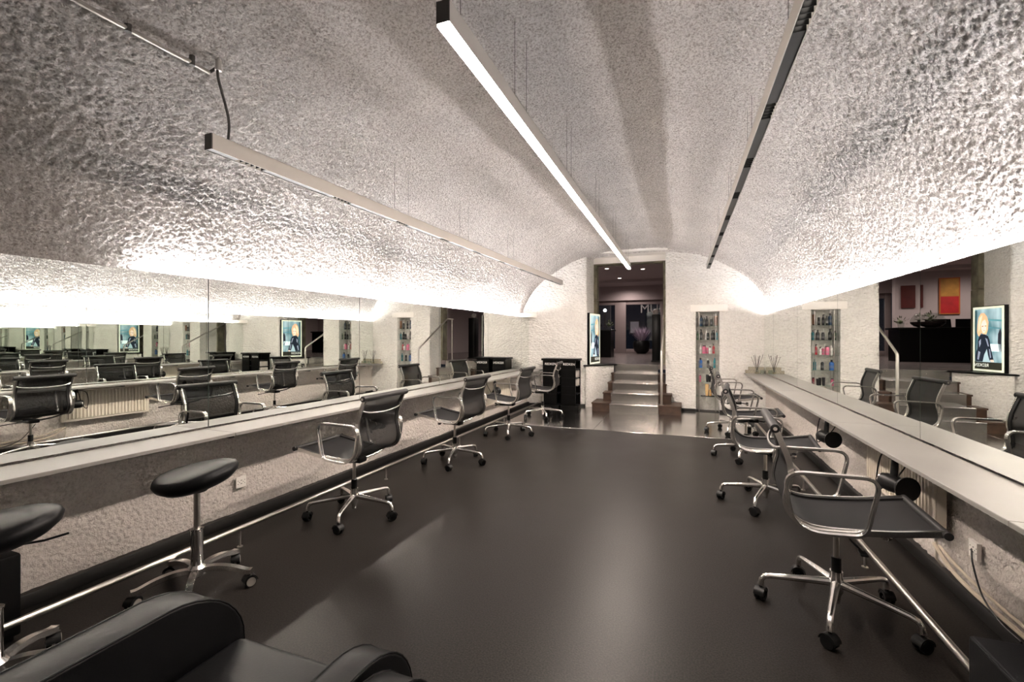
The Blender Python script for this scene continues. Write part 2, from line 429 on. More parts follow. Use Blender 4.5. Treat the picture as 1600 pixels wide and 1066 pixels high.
# white lintel board over the shelf niche and the niche lining
MB().box(0.16, 0.80, YE-0.022, YE+0.03, NZ1-0.005, NZ1+0.125, 0.004).build('niche_lintel', 'smooth_plaster', we)
ND = 0.30
strip('niche_side', (NX0, YE), (NX0, YE+ND), 0, NZ1, 'wall', we)
strip('niche_side', (NX1, YE+ND), (NX1, YE), 0, NZ1, 'wall', we)
strip('niche_back', (NX0, YE+ND), (NX1, YE+ND), 0, NZ1, 'wall', we)
MB().box(NX0-0.02, NX1+0.02, YE, YE+ND, NZ1, NZ1+0.04).build('niche_top', 'smooth_plaster', we, smooth=0)
for x0, x1 in ((-3.0, -1.83), (-0.02, NX0), (NX1, 1.42)):
    MB().prism([(x0, ye(x0)-0.035), (x1, ye(x1)-0.035), (x1, ye(x1)), (x0, ye(x0))], 0, 0.055).build('baseboard_end', 'base', kind='structure')
# rounded plaster corbel where the vault dies into the corner above the mirror
cp = [(-3.16, 8.96)]+[(-3.16+0.36*math.cos(a), 8.97-0.30*math.sin(a)) for a in [i*PI/2/12 for i in range(13)]]
MB().prism(cp, ZMT-0.005, ZMT+0.075).build('corner_corbel', 'smooth_plaster', we)

# ------------------------------------------------------------------ upper room behind the doorway
UY1 = 17.3
ur = MB().box(-7.2, 2.2, YF, UY1+0.3, UZ-0.10, UZ).build('floor_upper', 'upper_floor', smooth=0, kind='structure')
MB().box(-7.2, 2.2, YF+0.22, UY1+0.3, 3.30, 3.42).build('ceiling_upper', 'dusk', smooth=0, kind='structure')
MB().box(-7.2, 2.2, 15.2, 15.9, 3.21, 3.30).build('trim_1', 'dusk', smooth=0, kind='structure')
MB().box(-7.2, 2.2, UY1-0.15, UY1+0.15, 2.78, 3.30).build('trim_2', 'dusk', smooth=0, kind='structure')
MB().box(-7.3, -7.2, YF, UY1+0.3, UZ, 3.4).build('wall_upper_left', 'dusk', smooth=0, kind='structure')
MB().box(2.2, 2.3, YF, UY1+0.3, UZ, 3.4).build('wall_upper_right', 'dusk', smooth=0, kind='structure')
MB().box(-7.2, -1.80, YF+0.02, YF+0.22, UZ, 3.4).build('wall_upper_front', 'dusk', smooth=0, kind='structure')
MB().box(-0.25, 2.2, YF+0.3, YF+0.42, UZ, 3.4).build('wall_upper_jamb', 'dusk', smooth=0, kind='structure')
MB().box(-7.2, -2.72, 15.6, 15.8, UZ, 3.3).build('wall_upper_partition', 'dusk', smooth=0, kind='structure')
# glazed street front: frames, panes, lettering
gd = bpy.data.objects.new('door_1', None); COL.objects.link(gd); gd['kind'] = 'structure'; gd.location = (0, 0, 0)
for x0, x1 in ((-3.2, -3.05), (-2.33, -1.93), (-0.72, -0.60), (0.6, 0.75)):
    MB().box(x0, x1, UY1-0.06, UY1+0.06, UZ, 2.78, 0.01).build('door_post', 'dusk_frame', gd)
for x0, x1 in ((-3.05, -2.33), (-1.93, -0.72), (-0.60, 0.6)):
    MB().box(x0, x1, UY1-0.05, UY1+0.05, UZ, UZ+0.14, 0.01).build('bottom_rail', 'dusk_frame', gd)
    MB().box(x0, x1, UY1-0.05, UY1+0.05, 2.62, 2.78, 0.01).build('top_rail', 'dusk_frame', gd)
    MB().box(x0, x1, UY1-0.006, UY1+0.006, UZ+0.14, 2.62).build('pane', 'door_glass', gd, smooth=0)
text_obj('MUI', 0.44, colour((0.32, 0.31, 0.31), 0.5), gd, 'lettering', Matrix.Translation((-1.05, UY1-0.02, 2.45)) @ Matrix.Rotation(PI/2, 4, 'X'), 0.004)

# ================================================================== MIRRORS, COUNTERS, RAILS
PANEL_TURN = [-0.5, -0.5, -0.15, 0, 0, 0]   # small misalignments of single panels, degrees
left_y = [0.62, 2.186, 3.75, 5.317, 6.87, 8.42, 8.86]
right_y = [0.30, 1.917, 3.537, 5.153, 6.77, 8.39, YE-0.012]
ordw = ['narrow', 'first', 'second', 'third', 'fourth', 'fifth']
def mirrors(ys, x, sgn, where):
    n = len(ys)-1; xs_ = [x]*(n+1)
    if sgn < 0:
        for i in range(n-1, -1, -1): xs_[i] = xs_[i+1]+math.tan(math.radians(PANEL_TURN[i]))*(ys[i+1]-ys[i])
    for i in range(n):
        k = n-1-i; x = xs_[i]
        lab = ('narrow frameless mirror strip at the end wall above the %s counter' % where) if k == 0 else \
              ('tall frameless mirror above the %s counter, %s wide panel from the end wall' % (where, ordw[k]))
        t = thing('mirror_panel', lab, 'mirror', (x, ys[i], ZSH+0.012), 0, 'wall mirrors above the counters')
        if sgn > 0: t.location = RL @ t.location; t.rotation_euler = (0, 0, -AL)
        else: t.rotation_euler = (0, 0, math.radians(PANEL_TURN[i]))
        L = ys[i+1]-ys[i]-0.004
        g = MB().box(0, -sgn*0.006, 0.002, L, 0, ZMT-ZSH-0.012)
        g.build('mirror_glass', 'mirror', t, smooth=0)
        MB().box(-sgn*0.0065, -sgn*0.018, 0.0, L+0.004, 0, ZMT-ZSH-0.014).build('backing_board', 'mirror_edge', t, smooth=0)
mirrors(left_y, XML, 1, 'round-stool')
mirrors(right_y, XMR, -1, 'reed-diffuser')

def counter(x0, x1, cuts, label):
    t = thing('counter_shelf', label, 'counter', ((x0+x1)/2, cuts[0], ZSH), 0, 'wall counters')
    if x0 < -2: t.location = RL @ t.location; t.rotation_euler = (0, 0, -AL)
    ox, oy = (x0+x1)/2, cuts[0]
    for a, b in zip(cuts, cuts[1:]):
        MB().box(x0-ox, x1-ox, a-oy+0.0015, b-oy-0.0015, -0.022, 0.0, 0.002, 1).build('board', 'counter', t, smooth=0)
    wx = x0-ox if x0 < -2 else x1-ox; fx = x1-ox if x0 < -2 else x0-ox
    y = cuts[0]+0.4
    while y < cuts[-1]-0.3:
        d = 1 if fx > wx else -1
        MB().box(min(wx-d*0.03, fx-d*0.06), max(wx-d*0.03, fx-d*0.06), y-oy-0.015, y-oy+0.015, -0.045, -0.022).build('bracket', 'dark_metal', t, smooth=0)
        y += 1.62
    return t
counter(XML+0.008, XFL, [0.15, 2.15, 4.5, 6.8, 8.86], 'long grey-beige wall counter running beside the round stools to the black display towers')
counter(XFR, XMR-0.008, [0.2, 2.1, 4.1, 6.35, YE-0.01], 'long grey-beige wall counter holding the reed diffuser and stone mosaic blocks')

def footrail(x, y0, y1, posts, label, turn=0.0):
    t = thing('foot_rail', label, 'rail', (x, y0, 0), turn, 'steel foot rails')
    MB().tube([(0, 0, 0.125), (0, y1-y0, 0.125)], 0.016, 14).build('rail_tube', 'brushed', t)
    for y in posts:
        m = MB().cyl((0, y-y0, 0.006), (0, y-y0, 0.112), 0.007, 10); m.cyl((0, y-y0, 0), (0, y-y0, 0.006), 0.018, 14)
        m.build('post', 'brushed', t)
footrail(-2.818, 0.1, 8.5, [0.9, 2.22, 3.78, 5.3, 6.8, 8.2], 'brushed steel foot rail on short posts below the counter with the round stools', -0.0225)
footrail(1.047, 2.0, 8.6, [2.12, 3.35, 4.85, 6.3, 7.8], 'brushed steel foot rail on short posts below the counter with the reed diffuser')

# ================================================================== LAMPS
def linear_lamp(name, label, p0, p1, kind, anchors, cable=None):
    """p0,p1: centre of the underside at both ends"""
    p0, p1 = Vector(p0), Vector(p1); d = p1-p0; L = d.length; rz = math.atan2(d.y, d.x); ry = -math.asin(d.z/L)
    t = thing(name, label, 'ceiling lamp', p0, 0, 'linear pendant lamps')
    t.rotation_euler = (0, ry, rz)
    W, H = 0.056, 0.085
    m = MB()
    m.box(0.006, L-0.006, -W/2, -W/2+0.004, 0, H); m.box(0.006, L-0.006, W/2-0.004, W/2, 0, H); m.box(0.006, L-0.006, -W/2, W/2, H-0.004, H)
    m.build('housing', 'housing', t, smooth=0)
    MB().box(0, 0.006, -W/2, W/2, 0, H).build('end_cap', 'dark_metal', t, smooth=0)
    MB().box(L-0.006, L, -W/2, W/2, 0, H).build('end_cap', 'housing', t, smooth=0)
    if kind == 'diffuser':
        MB().box(0.006, L-0.006, -W/2+0.002, W/2-0.002, -0.007, 0.004).build('diffuser', 'lamp', t, smooth=0)
    else:
        ys = []; x = 0.25
        while x < L-0.15: ys.append(x); x += 0.73
        m = MB(); a = 0.006
        for x in ys+[None]:
            b = x-0.085 if x else L-0.006
            m.box(a, b, -W/2+0.004, W/2-0.004, 0.004, 0.007); a = b+0.17
        m.build('cover_strip', 'black', t, smooth=0)
        cell = None; lens = None
        for x in ys:
            if cell is None:
                g = MB()
                g.box(-0.085, 0.085, -W/2+0.004, W/2-0.004, 0.045, 0.048)
                for k in range(6): g.box(-0.0855+k*0.034, -0.0825+k*0.034, -W/2+0.004, W/2-0.004, 0.006, 0.045)
                cell = g.build('spot_module', 'lacquer', t, smooth=0); cell.location = (x, 0, 0)
                for k in range(5):
                    q = MB().cyl((-0.068+k*0.034, 0, 0.028), (-0.068+k*0.034, 0, 0.0449), 0.012, 12).build('lens', 'lens', cell, smooth=0)
                c = cell
            else:
                c = child_copy(cell, (x, 0, 0))
            ld = bpy.data.lights.get('spot_module_light')
            if ld is None:
                ld = bpy.data.lights.new('spot_module_light', 'SPOT'); ld.energy = P_SPOT; ld.color = (1.0, 0.90, 0.81)
                ld.spot_size = math.radians(86); ld.spot_blend = 0.7; ld.shadow_soft_size = 0.03
            lo = bpy.data.objects.new('spot_light', ld); COL.objects.link(lo); lo.parent = t; lo.location = (x, 0, 0.003)
            lo.rotation_euler = (0, -ry, 0)
    R = t.rotation_euler.to_matrix().to_4x4(); R.translation = p0; Ri = R.inverted()
    for s in anchors:
        q = p0+d*(s/L); top = Vector((q.x, q.y, vault_z(q.x, q.y)+0.01))
        a, b = Ri @ top, Vector((s, 0, H))
        MB().cyl(b, a, 0.0013, 6).build('suspension_wire', 'dark_metal', t)
        MB().cyl(a, a+(b-a).normalized()*0.03, 0.009, 10, 0.005).build('ceiling_anchor', 'brushed', t)
        MB().cyl(b, b+Vector((0, 0, 0.02)), 0.005, 8).build('wire_clamp', 'brushed', t)
    if cable:
        pts = [Ri @ Vector(p) for p in cable]
        MB().tube(catmull(pts, 6), 0.007, 8).build('power_cable', 'dark_metal', t)
    return t
# centre lamp
linear_lamp('linear_pendant', 'glowing linear pendant with a white diffuser over the middle of the floor',
            (XC, 1.53, 2.60), (XC, 8.11, 2.60), 'diffuser', [0.15, 0.80, 1.0, 2.0, 2.15, 3.3, 3.5, 4.6, 4.85, 6.1, 6.4])
J = on_vault(341, 105, 0.03)
LB0 = (-2.355, 1.70, 2.40); LB1 = (-2.134, 8.41, 2.40)
linear_lamp('linear_pendant', 'grey linear spot pendant fed by a grey ceiling conduit, above the counter with round stools',
            LB0, LB1, 'spots', [1.6, 1.8, 2.75, 2.95, 4.1, 4.3, 5.3, 5.5, 6.4],
            [J, J+Vector((0.0, 0.0, -0.06)), Vector((LB0[0]-0.005, LB0[1]+0.12, 2.62)), Vector((LB0[0]+0.004, LB0[1]+0.11, 2.485))])
linear_lamp('linear_pendant', 'grey linear spot pendant with black louvres above the counter with the reed diffuser',
            (0.415, 0.92, 2.55), (0.415, 8.24, 2.55), 'spots', [1.0, 1.25, 2.3, 2.5, 3.6, 3.8, 5.0, 5.2, 6.6])
# conduit on the vault, feeding the spot pendant
t = thing('ceiling_conduit', 'thin steel cable conduit clipped along the rough vault, ending above the grey spot pendant', 'conduit', J)
cpts = [on_vault(u, v, 0.035) for u, v in ((327, 113), (300, 98), (250, 72), (200, 45), (150, 18), (110, -4))]
dv = (cpts[-1]-cpts[0]); cpts.append(cpts[-1]+dv*0.6)
MB().tube([p-J for p in cpts], 0.011, 10).build('conduit_tube', 'brushed', t)
MB().cyl(cpts[0]-J, J-J, 0.008, 8).build('cable_tail', 'dark_metal', t)
for p in (cpts[1], cpts[3]): MB().cyl(p-J+Vector((0, 0, 0.05)), p-J-Vector((0, 0, 0.014)), 0.014, 10).build('clip', 'dark_metal', t)
MB().cyl(Vector((0, 0, 0.05)), Vector((0, 0, -0.02)), 0.016, 12).build('gland', 'brushed', t)
for i, (u, v, lab) in enumerate(((768, 253, 'small iron ring hook in the vault beside the glowing pendant'), (928, 388, 'small iron ring hook in the vault close to the doorway niche'),
                    (1062, 370, 'small iron ring hook in the vault above the shelf niche wall'), (1025, 187, 'small iron ring hook in the vault between the glowing and black-louvred pendants'))):
    p = on_vault(u, v, 0.02)
    m = MB(); m.tube([(0.025*math.cos(a), 0, 0.025*math.sin(a)-0.02) for a in [k*2*PI/14 for k in range(14)]], 0.004, 6, True); m.cyl((0, 0, 0), (0, 0, 0.05), 0.005, 8)
    o = m.build('ring_hook', 'white'); o.location = p; tag(o, lab, 'hook', 'ceiling ring hooks')
# LED strips in the coves
def led(y0, y1, x, m, label):
    t = thing('led_strip', label, 'light strip', (x, y0, 1.78), 0, 'cove light strips')
    if x < 0: t.location = RL @ t.location; t.rotation_euler = (0, 0, -AL)
    MB().box(-0.04, 0.04, 0, y1-y0, 0, 0.012).build('strip_profile', 'white', t, smooth=0)
    MB().box(-0.035, 0.035, 0.005, y1-y0-0.005, 0.0122, 0.016).build('strip_diffuser', m, t, smooth=0)
led(1.80, 8.84, -3.302, 'cove_l', 'cool white light strip hidden behind the mirrors beside the round stools')
led(0.2, YE-0.04, 1.486, 'cove_r', 'cool white light strip hidden behind the mirrors beside the reed diffuser')

# ================================================================== SWIVEL CHAIRS
PROF = [(0.345, 0.556), (0.27, 0.543), (0.15, 0.522), (0.02, 0.508), (-0.10, 0.502), (-0.175, 0.514), (-0.228, 0.552), (-0.249, 0.605), (-0.242, 0.67), (-0.228, 0.735), (-0.237, 0.81), (-0.262, 0.88), (-0.292, 0.955)]
def make_caster(parent, pos, ang, wheel_m='black', r=0.031):
    m = MB(); c = Vector(pos); ca, sa = math.cos(ang), math.sin(ang)
    prof = [(r*0.68, -0.009), (r*0.95, -0.009), (r, -0.006), (r, 0.006), (r*0.95, 0.009), (r*0.68, 0.009), (r*0.68, -0.009)]
    for s in (-0.015, 0.015): m.lathe([(a, b+s) for a, b in prof], 18, (0, 0, 0), 'y')
    arc = [(r*1.16*math.cos(a), 0, r*1.16*math.sin(a)) for a in [math.radians(5+k*17) for k in range(11)]]
    m.sweep(arc, [(-0.002, -0.024), (0.002, -0.024), (0.002, 0.024), (-0.002, 0.024)], side=(0, 1, 0))
    m.cyl((0, -0.02, 0), (0, 0.02, 0), r*0.2, 10)
    m.cyl((0.0, 0, r*1.1), (0.0, 0, r*1.1+0.028), 0.008, 10)
    m.xf(Matrix.Translation((c.x, c.y, r)) @ Matrix.Rotation(ang, 4, 'Z'))
    return m.build('caster', wheel_m, parent)
def make_chair(name, label, group):
    t = thing(name, label, 'chair', group=group)
    prof = catmull([(x, 0, z) for x, z in PROF], 5)
    cut = next(i for i, p in enumerate(prof) if p.x < -0.205 and p.z > 0.515)
    def sling(ps, nm, m):
        g = MB(); N = 8; vs = []; fs = []
        for p in ps:
            for k in range(N+1):
                y = -0.236+0.472*k/N; sag = 0.010*(1-(2*k/N-1)**2)
                vs.append((p.x+(sag*-0.8 if p.z > 0.54 and p.x < -0.15 else 0), y, p.z-(sag if p.x > -0.2 else 0)))
        for i in range(len(ps)-1):
            for k in range(N): fs.append((i*(N+1)+k, i*(N+1)+k+1, (i+1)*(N+1)+k+1, (i+1)*(N+1)+k))
        g.add(vs, fs); return g.build(nm, m, t, smooth=80)
    sling(prof[:cut+1], 'seat', 'seat_net'); sling(prof[cut:], 'backrest', 'net')
    for s in (-1, 1):
        MB().sweep([(p.x, s*0.244, p.z) for p in prof], [(-0.013, -0.007), (0.013, -0.007), (0.013, 0.007), (-0.013, 0.007)], side=(0, 1, 0)).build('side_rail', 'alu' if s else 'alu', t)
        MB().sweep([(p.x, s*0.228, p.z+0.003) for p in prof], [(-0.006, -0.012), (0.006, -0.012), (0.006, 0.012), (-0.006, 0.012)], side=(0, 1, 0)).build('fabric_edge', 'roll', t)
        loop = round_poly([(-0.262, 0.762), (0.115, 0.770), (0.058, 0.505), (-0.218, 0.482)], [0.075, 0.055, 0.06, 0.14], 7)
        MB().sweep([(p[0], s*0.272, p[1]) for p in loop], [(-0.007, -0.015), (0.004, -0.015), (0.008, -0.008), (0.008, 0.008), (0.004, 0.015), (-0.007, 0.015)], True, (0, 1, 0)).build('armrest', 'alu', t)
        m = MB(); m.cyl((-0.238, s*0.24, 0.66), (-0.238, s*0.272, 0.66), 0.008, 8); m.cyl((0.0, s*0.24, 0.503), (0.0, s*0.272, 0.496), 0.008, 8)
        m.build('arm_bolt', 'alu', t)
    MB().cyl((0.347, -0.262, 0.553), (0.347, 0.262, 0.553), 0.017, 14).build('front_roll', 'roll', t)
    tr = MB().lathe([(0.012, -0.275), (0.021, -0.272), (0.023, -0.26), (0.023, 0.26), (0.021, 0.272), (0.012, 0.275)], 16, (0, 0, 0), 'y').build('top_roll', 'roll', t)
    tr.location = (-0.297, 0, 0.962)
    for s in (-1, 1):
        e = MB().cyl((0, s*0.2745, 0), (0, s*0.278, 0), 0.009, 12).build('end_cap', 'chrome', tr)
    MB().tube(catmull([(-0.262, -0.24, 0.872), (-0.285, -0.17, 0.852), (-0.297, 0, 0.842), (-0.285, 0.17, 0.852), (-0.262, 0.24, 0.872)], 5), 0.008, 8).build('back_stretcher', 'alu', t)
    MB().tube(catmull([(0.10, -0.24, 0.512), (0.08, -0.15, 0.478), (0.06, 0, 0.455), (0.08, 0.15, 0.478), (0.10, 0.24, 0.512)], 5), 0.010, 8).build('seat_stretcher', 'alu', t)
    MB().tube(catmull([(-0.12, -0.24, 0.498), (-0.10, -0.15, 0.468), (-0.06, 0, 0.45), (-0.10, 0.15, 0.468), (-0.12, 0.24, 0.498)], 5), 0.010, 8).build('seat_stretcher', 'alu', t)
    MB().box(-0.09, 0.13, -0.045, 0.045, 0.425, 0.466, 0.010).build('tilt_mechanism', 'black', t)
    lv = MB().tube([(0.02, -0.04, 0.44), (0.03, -0.16, 0.435), (0.05, -0.245, 0.425)], 0.005, 8).build('height_lever', 'black', t)
    MB().box(0.035, 0.065, -0.29, -0.235, 0.419, 0.431, 0.004).build('lever_tip', 'black', lv)
    kn = MB().cyl((0.12, 0, 0.445), (0.19, 0, 0.433), 0.007, 8).build('tension_rod', 'black', t)
    MB().lathe([(0.004, -0.02), (0.02, -0.018), (0.025, -0.006), (0.025, 0.008), (0.018, 0.018), (0.004, 0.02)], 16, (0.205, 0, 0.43), 'x').build('tension_knob', 'chrome', kn)
    MB().cyl((0, 0, 0.27), (0, 0, 0.43), 0.0135, 14).build('column', 'brushed', t)
    MB().cyl((0, 0, 0.20), (0, 0, 0.285), 0.023, 16).build('column_sleeve', 'black', t)
    MB().lathe([(0.018, 0.055), (0.020, 0.09), (0.030, 0.11), (0.034, 0.15), (0.028, 0.19), (0.029, 0.215)], 18).build('hub', 'alu', t)
    leg0 = None
    for k in range(5):
        a = math.radians(72*k+39)
        if leg0 is None:
            path = [(0.015, 0, 0.155), (0.12, 0, 0.148), (0.22, 0, 0.140), (0.295, 0, 0.133), (0.322, 0, 0.126), (0.336, 0, 0.108), (0.340, 0, 0.078)]
            leg0 = MB().tube(path, 0.016, 10, scale=[1.25, 1.1, 0.95, 0.85, 0.85, 0.85, 0.95]).build('leg', 'alu', t)
            make_caster(leg0, (0.340, 0, 0), 1.1)
            leg0.rotation_euler = (0, 0, a)
        else: child_copy(leg0, (0, 0, 0), a)
    return t
GC = 'swivel chairs along the counters'
L_LAB = ['black mesh swivel armchair at the round-stool counter, beside the black saddle stools',
         'black mesh swivel armchair at the round-stool counter, second from the stools',
         'black mesh swivel armchair at the round-stool counter, third from the stools',
         'black mesh swivel armchair at the round-stool counter, beside the black display towers']
R_LAB = ['black mesh swivel armchair at the reed-diffuser counter, beside the black leather cube',
         'black mesh swivel armchair at the reed-diffuser counter, second from the leather cube',
         'black mesh swivel armchair at the reed-diffuser counter, third from the leather cube',
         'black mesh swivel armchair at the reed-diffuser counter, beside the bottle niche']
chair0 = make_chair('swivel_chair', R_LAB[0], GC)
chair0.location = (0.737, 2.746, 0); chair0.rotation_euler = (0, 0, math.radians(-4))
for (x, y, a), lab in zip(((0.66, 4.33, -6), (0.70, 5.9, -3), (0.69, 7.42, 2)), R_LAB[1:]): dup(chair0, (x, y, 0), math.radians(a), lab)
for (x, y, a), lab in zip(((-2.42, 2.93, 180), (-2.39, 4.57, 176), (-2.335, 6.13, 178), (-2.285, 7.68, 186)), L_LAB): dup(chair0, (x, y, 0), math.radians(a), lab)

# ================================================================== SADDLE STOOLS
def make_stool(label, loc, rz, tilt, zs, lever=True):
    t = thing('saddle_stool', label, 'stool', loc, rz, 'saddle stools')
    prof = [(0.001, -0.052), (0.10, -0.050), (0.17, -0.040), (0.200, -0.018), (0.209, 0.004), (0.200, 0.026), (0.17, 0.043), (0.10, 0.053), (0.001, 0.056)]
    s = MB().lathe(prof, 36)
    s.v = [(x, y*0.92, z+0.05*(x/0.22)**2*0.35) for x, y, z in s.v]
    se = s.build('seat', 'leather', t, smooth=70); se.location = (0, 0, zs); se.rotation_euler = tilt
    MB().cyl((0, 0, zs-0.075), (0, 0, zs-0.035), 0.05, 18, 0.08).build('seat_plate', 'black', t)
    if lever: MB().tube([(0.0, 0, zs-0.06), (0.14, 0.03, zs-0.065), (0.21, 0.05, zs-0.055)], 0.005, 8).build('height_lever', 'black', t)
    MB().cyl((0, 0, 0.30), (0, 0, zs-0.05), 0.0165, 16).build('column', 'brushed', t)
    MB().lathe([(0.030, 0.10), (0.030, 0.33), (0.033, 0.333), (0.033, 0.34), (0.017, 0.342)], 20).build('column_sleeve', 'chrome', t)
    MB().lathe([(0.022, 0.07), (0.045, 0.085), (0.048, 0.125), (0.034, 0.14)], 20).build('hub', 'alu', t)
    leg0 = None
    for k in range(5):
        a = math.radians(72*k)
        if leg0 is None:
            path = catmull([(0.03, 0, 0.110), (0.10, 0, 0.118), (0.18, 0, 0.108), (0.255, 0, 0.085), (0.285, 0, 0.082)], 4)
            leg0 = MB().sweep(path, [(-0.014, -0.017), (0.010, -0.017), (0.015, -0.009), (0.015, 0.009), (0.010, 0.017), (-0.014, 0.017)], side=(0, 1, 0)).build('leg', 'alu', t)
            make_caster(leg0, (0.275, 0, 0), 0.7, 'black', 0.030)
            MB().lathe([(0.020, -0.0255), (0.024, -0.0265), (0.024, 0.0265), (0.020, 0.0255)], 16, (0, 0, 0), 'y').xf(Matrix.Translation((0.275, 0, 0.030)) @ Matrix.Rotation(0.7, 4, 'Z')).build('caster_ring', 'grey_rubber', leg0)
            leg0.rotation_euler = (0, 0, a)
        else: child_copy(leg0, (0, 0, 0), a)
    return t
make_stool('black saddle stool with tilted round seat beside the first swivel chair', (-2.528, 1.762, 0), math.radians(28), (math.radians(6), math.radians(-9), 0), 0.622, False)
make_stool('black saddle stool in front of the low black box under the counter', (-2.53, 0.96, 0), math.radians(46), (math.radians(4), math.radians(-6), 0), 0.632)

# black boxes
t = thing('storage_cube', 'low black leather cube standing under the counter behind a saddle stool', 'cube', (-3.03, 0.98, 0))
MB().box(-0.15, 0.15, -0.25, 0.21, 0.02, 0.40, 0.012).build('body', 'lacquer', t); MB().box(-0.13, 0.13, -0.23, 0.19, 0, 0.02).build('plinth', 'black', t, smooth=0)
t = thing('leather_cube', 'black leather cube seat beside the foot rail under the reed-diffuser counter', 'cube', (1.13, 1.62, 0))
MB().box(-0.225, 0.225, -0.42, 0.36, 0.03, 0.40, 0.014, 3).build('body', 'leather', t)
m = MB(); 
for x, y in ((-0.225, 0), (0.225, 0)): m.tube([(x*0.985, -0.40, 0.394), (x*0.985, 0.345, 0.394)], 0.005, 8)
m.tube([(-0.21, 0.353, 0.394), (0.21, 0.353, 0.394)], 0.005, 8); m.build('piping', 'leather', t)
MB().box(-0.20, 0.20, -0.40, 0.34, 0, 0.03).build('plinth', 'black', t, smooth=0)

# ================================================================== LEATHER ARMCHAIR (foreground)
t = thing('leather_armchair', 'large black leather armchair with rounded arms facing the doorway', 'armchair', (-1.04, 0.585, 0), math.radians(0))
def arm_profile(y0, y1, h, r):
    pts = [(y0, 0.10), (y1-0.03, 0.10), (y1, 0.20), (y1, h-r)]
    pts += [(y1-r+r*math.cos(a), h-r*0.9+r*0.9*math.sin(a)) for a in [k*PI/2/9 for k in range(1, 10)]]
    pts += [(y0+0.2, h-0.012), (y0, h-0.045)]
    return pts
def arm_slab(x0, x1, y0, y1, h, r, nm, parent):
    pr = arm_profile(y0, y1, h, r); bm = bmesh.new()
    vs = [bm.verts.new((x0, y, z)) for y, z in pr]; f = bm.faces.new(vs)
    ex = bmesh.ops.extrude_face_region(bm, geom=[f]); bmesh.ops.translate(bm, verts=[v for v in ex['geom'] if isinstance(v, bmesh.types.BMVert)], vec=(x1-x0, 0, 0))
    bmesh.ops.recalc_face_normals(bm, faces=bm.faces)
    ed = [e for e in bm.edges if e.calc_face_angle(0) > 1.0]
    bmesh.ops.bevel(bm, geom=ed, offset=0.008, segments=3, profile=0.5, affect='EDGES')
    bm.verts.index_update()
    g = MB(); g.add([v.co for v in bm.verts], [[v.index for v in f.verts] for f in bm.faces]); bm.free()
    o = g.build(nm, 'leather', parent, smooth=40)
    m = MB()
    for x in (x0+0.004, x1-0.004):
        m.tube([(x, y, z) for y, z in pr[3:]], 0.0032, 6)
    m.build('seam', 'leather', o)
    return o
arm_slab(-0.445, -0.315, -0.75, 0.52, 0.625, 0.24, 'armrest', t)
arm_slab(0.255, 0.345, -0.75, 0.50, 0.625, 0.22, 'armrest', t)
arm_slab(0.353, 0.445, -0.75, 0.455, 0.612, 0.22, 'armrest_outer_panel', t)
MB().box(-0.31, 0.25, -0.62, 0.50, 0.24, 0.44, 0.035, 4).build('seat_cushion', 'leather', t)
MB().box(-0.31, 0.25, -0.70, 0.44, 0.08, 0.235, 0.01).build('seat_base', 'leather', t)
MB().box(-0.31, 0.25, -0.74, -0.58, 0.25, 0.86, 0.05, 4).build('backrest', 'leather', t)
MB().lathe([(0.30, 0.0), (0.30, 0.02), (0.06, 0.03), (0.06, 0.085)], 28, (0, -0.1, 0)).build('pedestal', 'brushed', t)

# ================================================================== DISPLAY TOWERS
def tower(label, x0, y0, boxes):
    t = thing('display_tower', label, 'display stand', (x0, y0, 0), 0, 'black display towers')
    W, D = 0.315, 0.33
    MB().box(-0.01, W+0.01, -0.012, D, 0, 0.085, 0.004).build('plinth', 'lacquer', t)
    MB().box(0.0, W-0.03, 0.0, 0.02, 0.085, 0.955).build('front_panel', 'lacquer', t, smooth=0)
    MB().box(0.0, 0.02, 0.02, D-0.01, 0.085, 0.955).build('side_panel', 'lacquer', t, smooth=0)
    MB().box(0.0, W, D-0.03, D-0.01, 0.085, 0.955).build('back_panel', 'lacquer', t, smooth=0)
    for z in (0.30, 0.46, 0.62, 0.78): 
        MB().box(0.02, W-0.005, 0.02, D-0.03, z, z+0.012).build('shelf', 'lacquer', t, smooth=0)
        MB().box(0.01, W-0.04, -0.003, 0.0, z-0.001, z+0.002).build('panel_joint', 'black', t, smooth=0)
    MB().box(-0.025, W+0.025, -0.03, D, 0.955, 0.995, 0.006).build('top', 'lacquer', t)
    text_obj('REDKEN', 0.062, colour((0.75, 0.73, 0.70)), t, 'lettering', Matrix.Translation((W/2, -0.0012, 0.885)) @ Matrix.Rotation(PI/2, 4, 'X'))
    return t
tower('black display tower with white lettering, against the swivel chair at the counter end', -2.567, 8.63, 0)
tower('black display tower with white lettering and pale boxes inside, beside the lightbox wall', -2.195, 8.62, 1)
for i, (z, h) in enumerate(((0.632, 0.13), (0.472, 0.13))):
    o = MB().box(0, 0.10, 0, 0.22, 0, h, 0.003).build('carton', colour((0.45, 0.42, 0.39)))
    o.location = (-2.195+0.205, 8.62+0.05, z); tag(o, 'pale grey carton on the %s filled shelf inside the black tower' % ('upper', 'lower')[i], 'box', 'cartons in the display tower')

